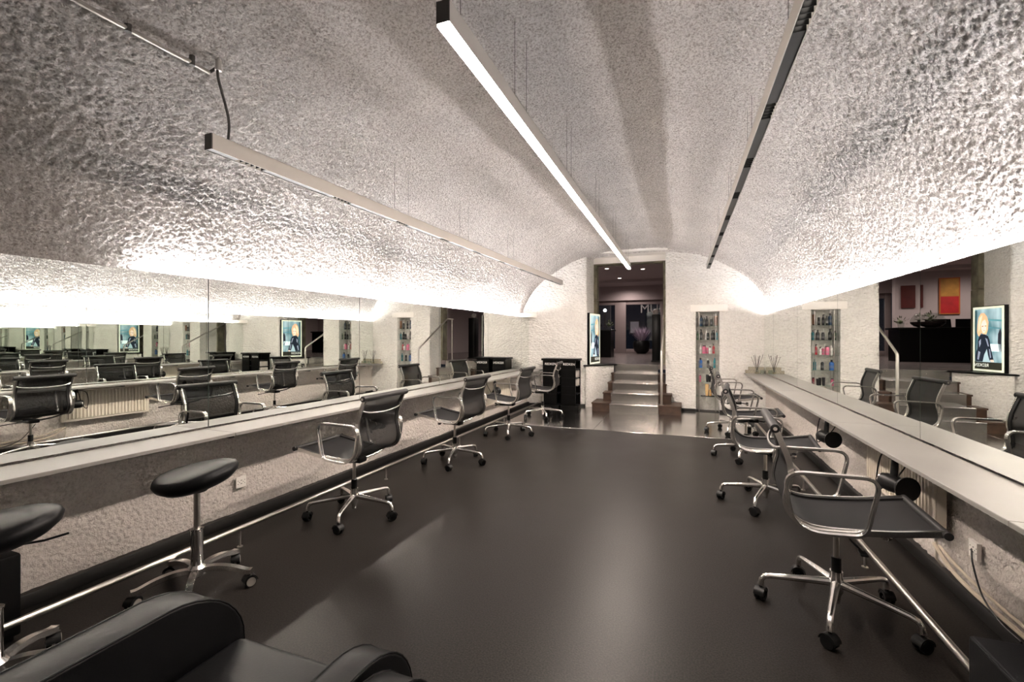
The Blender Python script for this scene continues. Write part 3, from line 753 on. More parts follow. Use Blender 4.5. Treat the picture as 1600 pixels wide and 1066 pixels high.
# ================================================================== STAIRS, HANDRAIL
t = thing('staircase', 'short flight of five dark wooden steps with a steel runner up to the doorway', 'stairs', (-0.82, 8.6, 0))
WOOD = [(-1.62, 0.0, 8.69), (-1.45, -0.17, 8.96), (-1.40, -0.265, 9.25), (-1.37, -0.31, 9.53), (-1.34, -0.31, 9.80)]
SY = [8.60, 8.89, 9.18, 9.47, 9.74]
for i, (x0, x1, y) in enumerate(WOOD):
    z = 0.17*(i+1); y2 = 9.95 if i > 1 else (9.28)
    if i == 4: continue
    m = MB().box(x0+0.82+0.012, x1+0.82-0.012, y-8.6+0.015, y2-8.6, 0.17*i-(0.0 if i == 0 else 0.02), z-0.032); b = m.build('wooden_riser', 'wood', t, smooth=0)
    MB().box(x0+0.82, x1+0.82, y-8.6, y2-8.6, z-0.032, z-0.004, 0.004, 1).build('wooden_tread', 'wood', t)
for i in range(5):
    z = 0.17*(i+1); y = SY[i]; x0, x1 = -1.265-0.012*i, -0.395-0.014*i
    m = MB(); m.box(x0+0.82, x1+0.82, y-8.6, y-8.6+0.10, 0.17*i, z-0.001)
    y2 = SY[i+1]+0.004 if i < 4 else 10.0
    m.box(x0+0.82, x1+0.82, y-8.6-0.004, y2-8.6, z-0.004, z+0.001)
    m.cyl((x0+0.82, y-8.6-0.003, z-0.006), (x1+0.82, y-8.6-0.003, z-0.006), 0.007, 10)
    m.build('steel_step', 'steel', t, smooth=30)
t = thing('handrail', 'brushed steel tube handrail rising beside the stairs', 'handrail', (-0.345, 8.76, 0.166))
MB().tube(round_poly([(0, 0, 0), (0, 0, 0.99), (0.0, 1.22, 1.70), (0, 1.55, 1.70)], [0, 0, 0, 0], 1)[0:0] or [(0, 0, 0), (0, 0, 0.95), (0, 0.008, 0.975), (0, 0.03, 1.0), (0, 1.20, 1.69), (0, 1.23, 1.70), (0, 1.5, 1.70)], 0.021, 14).build('rail_tube', 'brushed', t)
MB().cyl((0, 0, 0), (0, 0, 0.008), 0.04, 18).build('foot_plate', 'brushed', t)
MB().cyl((0, 1.46, 0.684), (0, 1.46, 1.70), 0.016, 12).build('end_post', 'brushed', t)

# ================================================================== LIGHTBOX POSTER
A = Vector((-1.745, 9.19, UZ)); B = Vector((-1.640, 9.80, UZ)); ax = (B-A); LW = ax.length
ang = math.atan2(ax.y, ax.x)
t = thing('lightbox', 'illuminated poster lightbox of a woman in a black leather jacket, standing on the black ledge', 'lightbox', A, ang)
LH = 1.06
MB().box(0, LW, 0.0, 0.055, 0, LH, 0.005).build('case', 'lacquer', t)
def glow(n, c, s=1.0): return emit(n, c, s)
m = MB(); 
for b in ((0.012, LW-0.012, -0.006, 0, 0.012, 0.045), (0.012, LW-0.012, -0.006, 0, LH-0.045, LH-0.012), (0.012, 0.045, -0.006, 0, 0.045, LH-0.045), (LW-0.045, LW-0.012, -0.006, 0, 0.045, LH-0.045)): m.box(*b)
m.build('poster_border', glow('border_glow', (0.85, 0.85, 0.68), 0.8), t, smooth=0)
def sheet_mat():
    m, nt, b = nt_of('poster_backdrop'); tc = nt.nodes.new('ShaderNodeTexCoord')
    n = nt.nodes.new('ShaderNodeTexNoise'); n.inputs['Scale'].default_value = 2.6; n.inputs['Detail'].default_value = 2
    mp = nt.nodes.new('ShaderNodeMapping'); mp.inputs['Scale'].default_value = (2.0, 1, 0.9); nt.links.new(tc.outputs['Object'], mp.inputs['Vector']); nt.links.new(mp.outputs[0], n.inputs['Vector'])
    r = nt.nodes.new('ShaderNodeValToRGB'); e = r.color_ramp.elements
    e[0].position = 0.35; e[0].color = (0.10, 0.30, 0.36, 1); e[1].position = 0.62; e[1].color = (0.72, 0.92, 0.98, 1)
    nt.links.new(n.outputs['Fac'], r.inputs['Fac']); nt.links.new(r.outputs['Color'], b.inputs['Emission Color']); b.inputs['Emission Strength'].default_value = 0.95
    b.inputs['Base Color'].default_value = (0.1, 0.1, 0.1, 1)
    return m
MB().box(0.045, LW-0.045, -0.003, 0, 0.045, LH-0.045).build('poster_sheet', sheet_mat(), t, smooth=0)
def print_(nm, pts, m, lay):
    W0, H0 = LW-0.09, LH-0.09
    poly = [(0.045+u*W0, 0.045+v*H0) for u, v in pts]
    g = MB(); n = len(poly); y0, y1 = -0.003-0.0006*lay, -0.003
    g.add([(x, y0, z) for x, z in poly]+[(x, y1, z) for x, z in poly], [tuple(range(n))]+[(i, n+i, n+(i+1) % n, (i+1) % n) for i in range(n)])
    return g.build(nm, m, t, smooth=0)
# u runs from the corner facing the room (0) to the one at the stone jamb (1); the figure stands towards the far side
def mir(p): return [(1-u, v) for u, v in p]
print_('bright_window', mir([(0.55, 0.30), (0.95, 0.30), (0.95, 0.42), (0.55, 0.42)]), glow('win_glow', (0.85, 0.97, 1.0), 1.0), 1)
print_('beam', mir([(0.5, 0.80), (1, 0.78), (1, 0.81), (0.5, 0.83)]), glow('beam_glow', (0.15, 0.40, 0.45), 0.6), 1)
print_('beam', mir([(0.5, 0.68), (1, 0.66), (1, 0.68), (0.5, 0.70)]), glow('beam_glow_2', (0.12, 0.32, 0.38), 0.6), 1)
print_('dark_column', mir([(0, 0.12), (0.06, 0.12), (0.10, 0.98), (0, 0.98)]), glow('col_glow', (0.05, 0.12, 0.14), 0.6), 1)
print_('bystander', mir([(0.90, 0.30), (0.97, 0.30), (0.98, 0.60), (0.94, 0.68), (0.86, 0.58), (0.85, 0.45)]), glow('by_glow', (0.03, 0.035, 0.05), 0.5), 1)
hair = [(0.13, 0.56), (0.09, 0.62), (0.11, 0.74), (0.15, 0.86), (0.24, 0.93), (0.36, 0.93), (0.46, 0.87), (0.52, 0.78), (0.50, 0.66), (0.44, 0.58), (0.34, 0.58), (0.24, 0.60), (0.18, 0.54)]
print_('hair', mir(hair), glow('hair_glow', (0.85, 0.52, 0.30), 0.9), 2)
print_('hair_highlight', mir([(0.15, 0.62), (0.14, 0.74), (0.19, 0.85), (0.30, 0.90), (0.24, 0.78), (0.20, 0.66)]), glow('hair_light_glow', (0.98, 0.80, 0.55), 0.95), 3)
print_('face', mir([(0.25, 0.74), (0.30, 0.80), (0.40, 0.82), (0.45, 0.75), (0.44, 0.66), (0.38, 0.60), (0.31, 0.60), (0.26, 0.66)]), glow('face_glow', (0.98, 0.74, 0.62), 1.0), 4)
for e in ([(0.28, 0.715), (0.34, 0.722), (0.34, 0.708), (0.28, 0.702)], [(0.39, 0.725), (0.44, 0.722), (0.44, 0.709), (0.39, 0.71)]): print_('eye', mir(e), glow('eye_glow', (0.12, 0.07, 0.06), 0.5), 5)
print_('mouth', mir([(0.33, 0.642), (0.36, 0.648), (0.40, 0.643), (0.365, 0.632)]), glow('mouth_glow', (0.70, 0.25, 0.24), 0.7), 5)
jacket = [(0.05, 0.125), (0.03, 0.22), (0.10, 0.34), (0.12, 0.48), (0.20, 0.57), (0.36, 0.58), (0.50, 0.55), (0.56, 0.48), (0.60, 0.36), (0.70, 0.16), (0.56, 0.15), (0.50, 0.24), (0.46, 0.34), (0.36, 0.24), (0.30, 0.125)]
print_('leather_jacket', mir(jacket), glow('jacket_glow', (0.018, 0.026, 0.045), 0.6), 2)
for q in ([(0.40, 0.52), (0.48, 0.50), (0.54, 0.38), (0.50, 0.38)], [(0.16, 0.46), (0.24, 0.50), (0.24, 0.42), (0.18, 0.36)], [(0.14, 0.30), (0.22, 0.28), (0.16, 0.15), (0.10, 0.16)], [(0.54, 0.34), (0.58, 0.33), (0.62, 0.20), (0.58, 0.19)]):
    print_('jacket_highlight', mir(q), glow('jacket_light_glow', (0.36, 0.40, 0.52), 0.7), 3)
print_('hand', mir([(0.58, 0.16), (0.69, 0.165), (0.72, 0.125), (0.62, 0.125)]), glow('hand_glow', (0.9, 0.7, 0.58), 0.8), 3)
print_('caption_band', [(0, 0), (1, 0), (1, 0.12), (0, 0.12)], glow('band_glow', (0.035, 0.035, 0.025), 0.6), 4)
text_obj('REDKEN', 0.075, glow('caption_glow', (0.9, 0.9, 0.82), 0.9), t, 'lettering', Matrix.Translation((LW*0.70, -0.0062, 0.045+0.115*0.55)) @ Matrix.Rotation(PI/2, 4, 'X'), 0.0004)

# ================================================================== GLASS SHELVES AND BOTTLES
t = thing('glass_shelving', 'narrow rack of six glass shelves on thin rods inside the wall niche', 'shelf', (NX0, YE, 0))
SHZ = [1.62, 1.36, 1.10, 0.83, 0.56, 0.29]
for z in SHZ: MB().box(0.012, NX1-NX0-0.012, 0.01, 0.27, z-0.008, z, 0.001, 1).build('glass_shelf', 'shelf_glass', t, smooth=0)
for x, y in ((0.06, 0.03), (NX1-NX0-0.06, 0.03), (0.06, 0.24), (NX1-NX0-0.06, 0.24)):
    MB().cyl((x, y, 0.0), (x, y, 1.885), 0.005, 8).build('rod', 'brushed', t)
bott_kinds = {
 'bottle': [(0.95, 0), (1, 0.02), (1, 0.66), (0.9, 0.74), (0.42, 0.80), (0.40, 0.82)],
 'spray': [(0.95, 0), (1, 0.02), (1, 0.60), (0.7, 0.72), (0.36, 0.78), (0.36, 0.80)],
 'tube': [(0.75, 0), (0.8, 0.02), (0.9, 0.3), (1.0, 0.98), (0.95, 1.0)],
 'can': [(0.95, 0), (1, 0.02), (1, 0.80), (0.85, 0.86), (0.80, 0.87)],
}
BL, PK, RD, BU, TE, WH, SI, TA, AM, GR, BR = (0.012, 0.012, 0.013), (0.55, 0.12, 0.22), (0.35, 0.015, 0.025), (0.03, 0.13, 0.42), (0.02, 0.18, 0.22), (0.72, 0.70, 0.68), (0.40, 0.38, 0.37), (0.62, 0.42, 0.20), (0.55, 0.30, 0.08), (0.05, 0.10, 0.05), (0.20, 0.09, 0.04)
ITEMS = [ # shelf, x, y, kind, radius, height, colour, cap colour, label
 (0, 0.10, 0.12, 'bottle', 0.030, 0.21, (0.02, 0.05, 0.10), BL, 'tall midnight blue bottle on the top glass shelf'),
 (0, 0.155, 0.08, 'bottle', 0.022, 0.165, BL, BL, 'short black bottle beside the midnight blue one, top glass shelf'),
 (0, 0.20, 0.13, 'spray', 0.022, 0.19, BL, BL, 'black spray bottle near the middle of the top glass shelf'),
 (0, 0.275, 0.08, 'can', 0.021, 0.16, BL, WH, 'black can with a white cap on the top glass shelf'),
 (0, 0.33, 0.14, 'can', 0.026, 0.21, SI, SI, 'tall silver spray can on the top glass shelf'),
 (0, 0.355, 0.07, 'tube', 0.026, 0.19, BR, BL, 'copper brown tube on the top glass shelf'),
 (1, 0.035, 0.08, 'bottle', 0.020, 0.165, GR, BL, 'dark green bottle on the second glass shelf'),
 (1, 0.10, 0.12, 'spray', 0.027, 0.20, BL, BL, 'large black spray bottle on the second glass shelf'),
 (1, 0.19, 0.15, 'spray', 0.020, 0.19, WH, WH, 'white spray bottle on the second glass shelf'),
 (1, 0.215, 0.08, 'can', 0.025, 0.135, BL, BL, 'squat black jar-like can in front of the white spray bottle'),
 (1, 0.29, 0.09, 'bottle', 0.026, 0.18, BL, BL, 'broad black bottle on the second glass shelf'),
 (1, 0.325, 0.16, 'spray', 0.022, 0.19, BL, BL, 'slim black spray bottle behind the broad black bottle'),
 (1, 0.365, 0.09, 'bottle', 0.020, 0.175, TE, BL, 'dark teal bottle on the second glass shelf'),
 (2, 0.085, 0.10, 'bottle', 0.022, 0.17, WH, WH, 'clear white bottle on the third glass shelf'),
 (2, 0.15, 0.09, 'can', 0.033, 0.155, PK, BL, 'wide pink can with black cap on the third glass shelf'),
 (2, 0.205, 0.12, 'bottle', 0.022, 0.14, PK, WH, 'small pink bottle with white cap on the third glass shelf'),
 (2, 0.255, 0.08, 'spray', 0.023, 0.14, WH, BL, 'white bottle with black cap on the third glass shelf'),
 (2, 0.315, 0.10, 'spray', 0.022, 0.185, RD, BL, 'deep red spray bottle on the third glass shelf'),
 (3, 0.085, 0.09, 'bottle', 0.036, 0.185, BU, BL, 'bright blue bottle on the fourth glass shelf'),
 (3, 0.22, 0.10, 'bottle', 0.025, 0.18, BL, WH, 'black bottle with pale cap on the fourth glass shelf'),
 (3, 0.335, 0.10, 'bottle', 0.024, 0.19, TE, TE, 'turquoise bottle on the fourth glass shelf'),
 (4, 0.075, 0.09, 'can', 0.024, 0.13, PK, BL, 'small pink and black can on the fifth glass shelf'),
 (4, 0.205, 0.08, 'tube', 0.026, 0.145, BL, BL, 'tall black tube on the fifth glass shelf'),
 (4, 0.25, 0.12, 'tube', 0.024, 0.135, BL, BL, 'black tube standing in the middle of the fifth glass shelf'),
 (4, 0.295, 0.08, 'tube', 0.022, 0.12, BL, BL, 'short black tube on the fifth glass shelf'),
 (4, 0.35, 0.10, 'can', 0.024, 0.14, (0.16, 0.02, 0.03), BL, 'wine red and black can on the fifth glass shelf'),
 (5, 0.20, 0.10, 'tube', 0.034, 0.22, TA, TA, 'tall tan tube on the lowest glass shelf'),
 (5, 0.26, 0.08, 'bottle', 0.022, 0.155, AM, BL, 'amber bottle with black cap on the lowest glass shelf'),
]
for sh, x, y, kd, r, h, c, cc, lab in ITEMS:
    o = thing('hair_product_'+{'bottle': 'bottle', 'spray': 'spray', 'tube': 'tube', 'can': 'can'}[kd], lab, {'bottle': 'bottle', 'spray': 'spray bottle', 'tube': 'tube', 'can': 'can'}[kd], (NX0+x, YE+y, SHZ[sh]+0.0005), 0, 'hair products in the wall niche')
    MB().lathe([(a*r, b*h) for a, b in bott_kinds[kd]], 14).build('body', colour(c, 0.3), o)
    top = bott_kinds[kd][-1][1]*h
    if kd == 'bottle': MB().cyl((0, 0, top), (0, 0, h), r*0.44, 12).build('cap', colour(cc, 0.3), o)
    elif kd == 'spray':
        m = MB().cyl((0, 0, top), (0, 0, h), r*0.38, 10); m.box(-r*0.9, r*0.3, -r*0.25, r*0.25, h*0.93, h); m.build('spray_head', colour(cc, 0.3), o)
    elif kd == 'can': MB().cyl((0, 0, top), (0, 0, h), r*0.82, 14).build('cap', colour(cc, 0.3), o)
    else: MB().cyl((0, 0, -0.0003), (0, 0, h*0.14), r*0.82, 14).build('cap', colour(cc, 0.3), o)
    if kd in ('bottle', 'can', 'spray'):
        MB().lathe([(r*1.01, h*0.22), (r*1.012, h*0.23), (r*1.012, h*0.46), (r*1.01, h*0.47)], 14).build('printed_band', colour([min(1, q*0.6+0.10) for q in c], 0.4), o)
o = MB().box(0, 0.24, 0, 0.14, 0, 0.012, 0.003).build('display_tray', 'lacquer'); o.location = (NX0+0.09, YE+0.03, SHZ[5]); tag(o, 'flat black tray lying on the lowest glass shelf', 'tray')
for ob in [q for q in COL.objects if q.get('category') in ('tube', 'bottle') and 'lowest' in q.get('label', '')]: ob.location.z += 0.012

# mosaic blocks, diffuser
def blocks(label, x0, x1, y, rows):
    t = thing('mosaic_block', label, 'stone block', (x0, y, ZSH), 0, 'stone mosaic blocks')
    me = None
    for r in range(rows):
        xa = x0+0.05*r; n = 7
        for k in range(n):
            wdt = (x1-xa)/n
            o = MB().box(0.0015, wdt-0.0015, 0, 0.07, 0.0, 0.056, 0.003, 1).build('stone', 'tile', t) if me is None else None
            if o is None:
                o = bpy.data.objects.new('stone', me); COL.objects.link(o); o.parent = t
            else: me = o.data
            o.location = (xa-x0+wdt*k, 0.0, r*0.058)
blocks('stepped block of beige mosaic stones at the counter end under the reed diffuser', 1.085, 1.375, YE-0.10, 2)
t = thing('reed_diffuser', 'clear glass reed diffuser with dark sticks on the counter end', 'diffuser', (1.26, YE-0.17, ZSH))
MB().lathe([(0.030, 0), (0.034, 0.004), (0.034, 0.06), (0.020, 0.075), (0.020, 0.09)], 18).build('glass_jar', 'clear_glass', t)
MB().lathe([(0.028, 0.004), (0.030, 0.006), (0.030, 0.03), (0.001, 0.03)], 18).build('oil', colour((0.35, 0.30, 0.2), 0.1), t)
for k in range(8):
    a = k*2*PI/8+0.3; r = 0.05+0.05*((k*37) % 10)/10
    MB().cyl((-0.012*math.cos(a), -0.012*math.sin(a), 0.008), (r*1.1*math.cos(a), r*0.5*math.sin(a), 0.32+0.03*math.sin(k*3)), 0.003, 6).build('stick', colour((0.06, 0.05, 0.04)), t)
t = thing('glass_jar', 'small empty clear glass jar next to the reed diffuser', 'jar', (1.33, YE-0.24, ZSH))
MB().lathe([(0.03, 0), (0.032, 0.004), (0.032, 0.07), (0.029, 0.07), (0.028, 0.008), (0.001, 0.007)], 18).build('jar_body', 'clear_glass', t)

# ================================================================== HAIR DRYERS, RADIATORS, SOCKETS, CABLES
def dryer(label, x, y, d, rz):
    """hangs below the counter: handle up, barrel down; d=+1 wall side at +x"""
    t = thing('hair_dryer', label, 'hair dryer', (x, y, ZSH-0.022), rz, 'hair dryers hanging under the counters')
    hb = -0.185
    MB().sweep([(0, 0, -0.03), (0.003, 0, -0.09), (0.008, 0, -0.15), (0.01, 0, hb+0.02)], [(0.016*math.cos(a), 0.021*math.sin(a)) for a in [k*2*PI/12 for k in range(12)]], scale=[0.85, 1.0, 1.1, 1.25]).build('handle', 'black', t)
    b = MB().lathe([(0.025, -0.085), (0.040, -0.08), (0.050, -0.055), (0.053, -0.01), (0.048, 0.03), (0.040, 0.05), (0.037, 0.06)], 20, (0.01, 0, hb-0.02), 'y').build('barrel', 'black', t)
    MB().lathe([(0.037, 0.06), (0.045, 0.064), (0.068, 0.095), (0.070, 0.108), (0.055, 0.110), (0.001, 0.106)], 20, (0.01, 0, hb-0.02), 'y').build('diffuser_nozzle', 'black', t)
    MB().lathe([(0.044, -0.074), (0.047, -0.073), (0.0475, -0.066), (0.045, -0.065)], 20, (0.01, 0, hb-0.02), 'y').build('trim_ring', 'chrome', b)
    h = MB().tube([(0.03*math.cos(a), 0.03*math.sin(a), -0.055) for a in [k*2*PI/16 for k in range(16)]], 0.004, 6, True); h.cyl((0, 0, 0.0), (0, 0.03, -0.055), 0.004, 6); h.cyl((0, 0, 0), (0, -0.03, -0.055), 0.004, 6)
    h.build('hanging_ring', 'dark_metal', t)
    MB().tube(catmull([(0, 0, -0.032), (-0.0, -0.05, -0.03), (0.0, -0.11, -0.06), (0.01, -0.13, -0.17), (0.02, -0.11, -0.27), (0.05*d, -0.07, -0.20), (0.12*d, -0.05, -0.08), (0.16*d, -0.03, 0.0)], 5), 0.0045, 7).build('cord', 'black', t)
dryer('black hair dryer hanging in front of the radiator beside the chair at the leather cube', 1.19, 3.33, -1, math.radians(197))
dryer('black hair dryer hanging beside the second chair at the reed-diffuser counter', 1.19, 4.68, -1, math.radians(195))
dryer('black hair dryer hanging under the round-stool counter behind the first swivel chair', -2.89, 3.81, -1, math.radians(10))
dryer('black hair dryer hanging in front of the radiator near the display towers', -2.80, 6.73, -1, math.radians(10))

def radiator(label, x, y0, y1, sgn):
    """sgn: +1 faces +x"""
    t = thing('radiator', label, 'radiator', (x, y0, 0.29), 0, 'panel radiators')
    if sgn > 0: t.location = RL @ t.location; t.rotation_euler = (0, 0, -AL)
    L = y1-y0; H = 0.42
    m = MB().box(0, -sgn*0.012, 0, L, 0, H, 0.003, 1); m.build('panel', 'radiator', t)
    n = int(L/0.042)
    rib = None
    for k in range(n):
        y = 0.03+k*(L-0.06)/n
        if rib is None:
            rib = MB().box(-sgn*0.001, sgn*0.008, 0, 0.026, 0.035, H-0.035, 0.005, 2).build('rib', 'radiator', t)
            rib.location = (0, y, 0)
        else:
            c = rib.copy(); COL.objects.link(c); c.location = (0, y, 0)
    MB().box(-sgn*0.012, -sgn*0.055, 0, 0.006, 0.0, H).build('side_cover', 'radiator', t, smooth=0)
    MB().box(-sgn*0.012, -sgn*0.055, L-0.006, L, 0.0, H).build('side_cover', 'radiator', t, smooth=0)
    MB().box(-sgn*0.012, -sgn*0.055, 0.006, L-0.006, H-0.01, H).build('top_grille', 'radiator', t, smooth=0)
    v = MB().cyl((-sgn*0.03, 0.05, 0), (-sgn*0.03, 0.05, -0.06), 0.010, 10).build('valve', 'brushed', t)
    MB().tube([(-sgn*0.03, 0.05, -0.05), (-sgn*0.03, 0.05, -0.16), (-sgn*0.06, 0.05, -0.20)], 0.008, 8).build('pipe', 'radiator', v)
radiator('cream panel radiator under the reed-diffuser counter behind a hanging hair dryer', 1.345, 3.26, 4.27, -1)
radiator('cream panel radiator under the round-stool counter near the black display towers', -3.14, 6.57, 7.66, 1)

def socket(label, x, y, z, sgn, w=0.16):
    t = thing('wall_socket', label, 'socket', (x, y, z), 0, 'wall sockets')
    if sgn > 0: t.location = RL @ t.location; t.rotation_euler = (0, 0, -AL)
    MB().box(0, sgn*0.012, 0, w, 0, 0.085, 0.003, 1).build('plate', 'white', t)
    m = MB()
    for c in (w*0.32, w*0.68):
        for dy, dz in ((-0.012, 0.055), (0.012, 0.055), (-0.012, 0.03), (0.012, 0.03), (0.0, 0.042)): m.cyl((sgn*0.0118, c+dy, dz), (sgn*0.0126, c+dy, dz), 0.003, 8)
    m.build('pin_holes', 'black', t)
socket('white wall socket plate on the rough wall behind the tilted saddle stool', -3.228, 2.40, 0.258, 1, 0.085)
socket('white wall socket plate under the counter beside the cream radiator', 1.415, 2.98, 0.27, -1, 0.075)
# cables along the wall foot
def cable(name, label, pts, r, m, group='cables along the wall foot'):
    o = MB().tube(catmull(pts, 6), r, 7).build(name, m); tag(o, label, 'cable', group)
cable('wall_cable', 'thick beige cable running along the wall foot beside the leather cube', [(1.36, 3.30, 0.22), (1.385, 3.18, 0.13), (1.395, 3.0, 0.10), (1.40, 2.7, 0.095), (1.395, 2.3, 0.10), (1.40, 1.9, 0.10), (1.40, 1.2, 0.10)], 0.011, 'cable')
cable('wall_cable', 'beige cable lying above the thick one along the wall foot', [(1.37, 3.27, 0.22), (1.395, 3.12, 0.16), (1.405, 2.9, 0.135), (1.408, 2.6, 0.13), (1.405, 2.2, 0.128), (1.41, 1.7, 0.13), (1.41, 1.2, 0.13)], 0.008, 'cable')
cable('power_cord', 'thin black cord dropping from the socket beside the radiator to the skirting', [(1.402, 3.03, 0.31), (1.385, 2.98, 0.25), (1.375, 2.88, 0.14), (1.375, 2.75, 0.09), (1.37, 2.6, 0.09)], 0.004, 'black')

# ================================================================== UPPER ROOM CONTENTS
# downlights
for i, (x, y, lab) in enumerate(((-1.92, 12.6, 'small ceiling downlight in the upper room close to the doorway'), (-1.85, 14.75, 'small ceiling downlight in the upper room before the dropped beam'), (-1.78, 16.5, 'small ceiling downlight in the upper room above the glass doors'), (-4.0, 14.4, 'small ceiling downlight above the yellow and red painting'), (-1.0, 13.0, 'small ceiling downlight above the reception side'))):
    t = thing('downlight', lab, 'downlight', (x, y, 3.30), 0, 'downlights in the upper room')
    MB().lathe([(0.05, -0.006), (0.075, -0.006), (0.075, 0.0), (0.05, 0.0), (0.05, -0.006)], 20).build('trim_ring', 'white', t)
    MB().cyl((0, 0, -0.012), (0, 0, -0.001), 0.05, 16).build('lamp_disc', emit('downlight_%d' % i, (1.0, 0.85, 0.75), 5.0), t)
    ld = bpy.data.lights.new('downlight_beam', 'SPOT'); ld.energy = 85 if i != 3 else 130; ld.spot_size = math.radians(165); ld.spot_blend = 0.9; ld.color = (1.0, 0.84, 0.78); ld.shadow_soft_size = 0.05
    lo = bpy.data.objects.new('downlight_beam', ld); COL.objects.link(lo); lo.parent = t; lo.location = (0, 0, -0.03)
# planter with lavender grass
t = thing('potted_grass', 'pale lavender ornamental grass in a round black pot by the glass doors', 'plant', (-1.30, 16.3, UZ))
MB().lathe([(0.14, 0), (0.24, 0.10), (0.285, 0.24), (0.27, 0.40), (0.24, 0.45), (0.22, 0.45), (0.22, 0.40), (0.001, 0.40)], 24).build('pot', 'black', t)
m = MB()
for k in range(150):
    a = random.random()*2*PI; l = 0.30+0.28*random.random(); sp = 0.08+0.30*random.random()
    b = Vector((0.10*random.random()*math.cos(a), 0.10*random.random()*math.sin(a), 0.40)); e = b+Vector((sp*math.cos(a), sp*math.sin(a), l)); n = Vector((-math.sin(a), math.cos(a), 0))*0.008
    mid = (b+e)/2+Vector((0, 0, 0.03))
    m.add([b-n, b+n, mid+n*1.5, mid-n*1.5, e], [(0, 1, 2, 3), (3, 2, 4)])
m.build('grass_blades', colour((0.42, 0.34, 0.44), 0.7), t, smooth=0, kind='stuff')
# pedestals / panels
t = thing('black_pedestal', 'tall slim black pedestal beside the stone jamb at the stair head', 'pedestal', (-0.545, 11.0, UZ))
MB().box(-0.09, 0.09, -0.12, 0.12, 0, 1.08, 0.006).build('column', 'lacquer', t); MB().box(-0.11, 0.11, -0.14, 0.14, 0, 0.03).build('base', 'lacquer', t, smooth=0)
t = thing('globe_lamp', 'small round pale lamp globe on the tall black pedestal', 'lamp', (-0.56, 11.0, UZ+1.08))
MB().lathe([(0.03, 0), (0.05, 0.01), (0.07, 0.06), (0.055, 0.11), (0.02, 0.13)], 16).build('globe', colour((0.35, 0.31, 0.30), 0.4), t); MB().cyl((0, 0, 0), (0, 0, 0.01), 0.055, 16).build('foot', 'black', t)
t = thing('side_cabinet', 'low black cabinet inside the upper room behind the lightbox', 'cabinet', (-2.40, 13.6, UZ))
MB().box(-0.16, 0.16, -0.2, 0.2, 0.03, 0.62, 0.008).build('body', 'lacquer', t); MB().box(-0.14, 0.14, -0.18, 0.18, 0, 0.03).build('plinth', 'black', t, smooth=0)
MB().box(-0.15, 0.15, -0.206, -0.2, 0.30, 0.305).build('door_gap', 'black', t, smooth=0)
# reception desk, chairs, bowls, paintings
t = thing('reception_desk', 'long black reception desk in the upper room', 'desk', (-2.9, 12.9, UZ))
MB().box(-1.7, 1.05, -0.02, 0.02, 0.0, 0.74).build('front_panel', 'lacquer', t, smooth=0)
MB().box(-1.75, 1.10, -0.05, 0.65, 0.74, 0.785, 0.006).build('desk_top', 'lacquer', t)
for x in (-1.68, 1.03): MB().box(x-0.02, x+0.02, 0.02, 0.6, 0, 0.74).build('side_panel', 'lacquer', t, smooth=0)
for i, x in enumerate((-4.05, -3.4, -2.82)):
    t = thing('reception_chair', 'black high-backed chair behind the reception desk, %s' % ('at the yellow painting side', 'the middle one', 'at the plant bowl side')[i], 'chair', (x, 13.9, UZ), 0, 'chairs behind the reception desk')
    m = MB(); m.prism([(-0.27, -0.03), (0.27, -0.03), (0.25, 0.03), (-0.25, 0.03)], 0.48, 1.0)
    m.v = [(a*(1 if c < 0.8 else 0.9), b+(0.06 if c > 0.8 else 0), c) for a, b, c in m.v]; m.build('backrest', 'leather', t)
    MB().box(-0.25, 0.25, -0.5, -0.03, 0.40, 0.48, 0.02).build('seat', 'leather', t)
    for lx in (-0.22, 0.22):
        for ly in (-0.46, -0.02): MB().cyl((lx, ly, 0), (lx, ly, 0.41), 0.015, 8).build('leg', 'chrome', t)
def leafball(t, c, r, n, m):
    g = MB()
    for k in range(n):
        d = Vector((random.gauss(0, 1), random.gauss(0, 1), abs(random.gauss(0, 1)))).normalized(); p = Vector(c)+d*r*random.random(); q = p+d*r*0.5
        s = d.cross(Vector((0.3, 0.2, 1))).normalized()*r*0.10
        g.add([p, (p+q)/2+s, q, (p+q)/2-s], [(0, 1, 2, 3)])
    return g.build('leaves', m, t, smooth=0, kind='stuff')
t = thing('plant_bowl', 'wide glass bowl planted with small greenery on the reception desk', 'plant', (-2.40, 13.15, UZ+0.785))
MB().lathe([(0.08, 0), (0.18, 0.03), (0.24, 0.09), (0.25, 0.13)], 24).build('bowl', colour((0.03, 0.02, 0.02), 0.1), t)
MB().lathe([(0.25, 0.13), (0.24, 0.20), (0.17, 0.30), (0.12, 0.33)], 24).build('glass_dome', 'clear_glass', t); leafball(t, (0, 0, 0.16), 0.17, 90, colour((0.10, 0.13, 0.06), 0.6))
t = thing('plant_glass', 'small glass of leafy greenery beside the wide plant bowl', 'plant', (-1.95, 13.1, UZ+0.785))
MB().lathe([(0.05, 0), (0.055, 0.01), (0.065, 0.12)], 16).build('glass', 'clear_glass', t); leafball(t, (0, 0, 0.08), 0.15, 60, colour((0.10, 0.13, 0.06), 0.6))
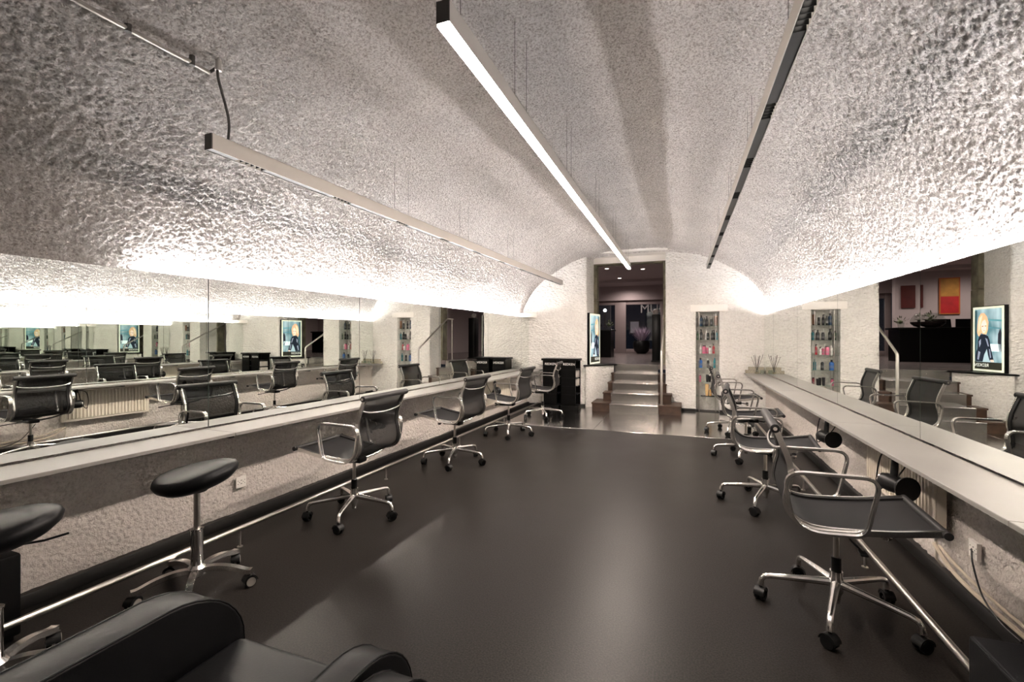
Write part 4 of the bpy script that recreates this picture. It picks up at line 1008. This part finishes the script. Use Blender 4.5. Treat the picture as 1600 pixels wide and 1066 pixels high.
def painting(label, x, y, w_, h_, z, top, bot, split):
    t = thing('painting', label, 'painting', (x, y, z), 0, 'abstract paintings')
    MB().box(-w_/2, w_/2, -0.03, 0, 0, h_, 0.003, 1).build('canvas', colour(tuple(0.5*(a+b) for a, b in zip(top, bot)), 0.6), t)
    MB().box(-w_/2+0.03, w_/2-0.03, -0.032, -0.03, 0.03, h_*split, 0.0).build('lower_field', mat('paint_lower_%s' % label[:9], bot, 0.6, vary=(5, 0.25)), t, smooth=0)
    MB().box(-w_/2+0.03, w_/2-0.03, -0.032, -0.03, h_*split+0.02, h_-0.03, 0.0).build('upper_field', mat('paint_upper_%s' % label[:9], top, 0.6, vary=(5, 0.25)), t, smooth=0)
painting('abstract canvas, ochre yellow above bright red, on the upper room wall', -3.72, 15.59, 0.44, 0.98, 2.03, (0.55, 0.26, 0.04), (0.48, 0.012, 0.015), 0.48)
painting('dark red abstract canvas with a brown band on the upper room wall', -3.00, 15.59, 0.32, 0.62, 2.22, (0.085, 0.008, 0.005), (0.09, 0.006, 0.005), 0.5)
# street lamp outside the glass and a framed picture glowing beyond
t = thing('street_lamp', 'bright white street lamp seen through the glass door', 'street lamp', (-3.05, 19.5, 0.0))
MB().cyl((0, 0, 0), (0, 0, 2.5), 0.03, 12).build('pole', 'dark_metal', t); MB().lathe([(0.02, 2.5), (0.06, 2.53), (0.065, 2.58), (0.02, 2.63)], 14).build('lamp_head', emit('street_glow', (0.95, 0.97, 1.0), 30.0), t)
t = thing('framed_picture', 'small bright framed picture glowing behind the glass doors', 'picture', (-1.72, 18.3, 1.55))
MB().cyl((0, 0.015, -0.75), (0, 0.015, 0.0), 0.012, 10).build('stand', 'dark_metal', t)
MB().box(-0.20, 0.20, 0, 0.03, 0, 0.52, 0.004).build('frame', 'dusk_frame', t); MB().box(-0.16, 0.16, -0.004, 0.0, 0.04, 0.48).build('picture', emit('picture_glow', (0.55, 0.45, 0.45), 0.35), t, smooth=0)
MB().box(-8, 4, 17.6, 24, 0.55, 0.80).build('ground_outside', colour((0.05, 0.05, 0.055), 0.6), smooth=0, kind='structure')
print('objects', len(bpy.data.objects))
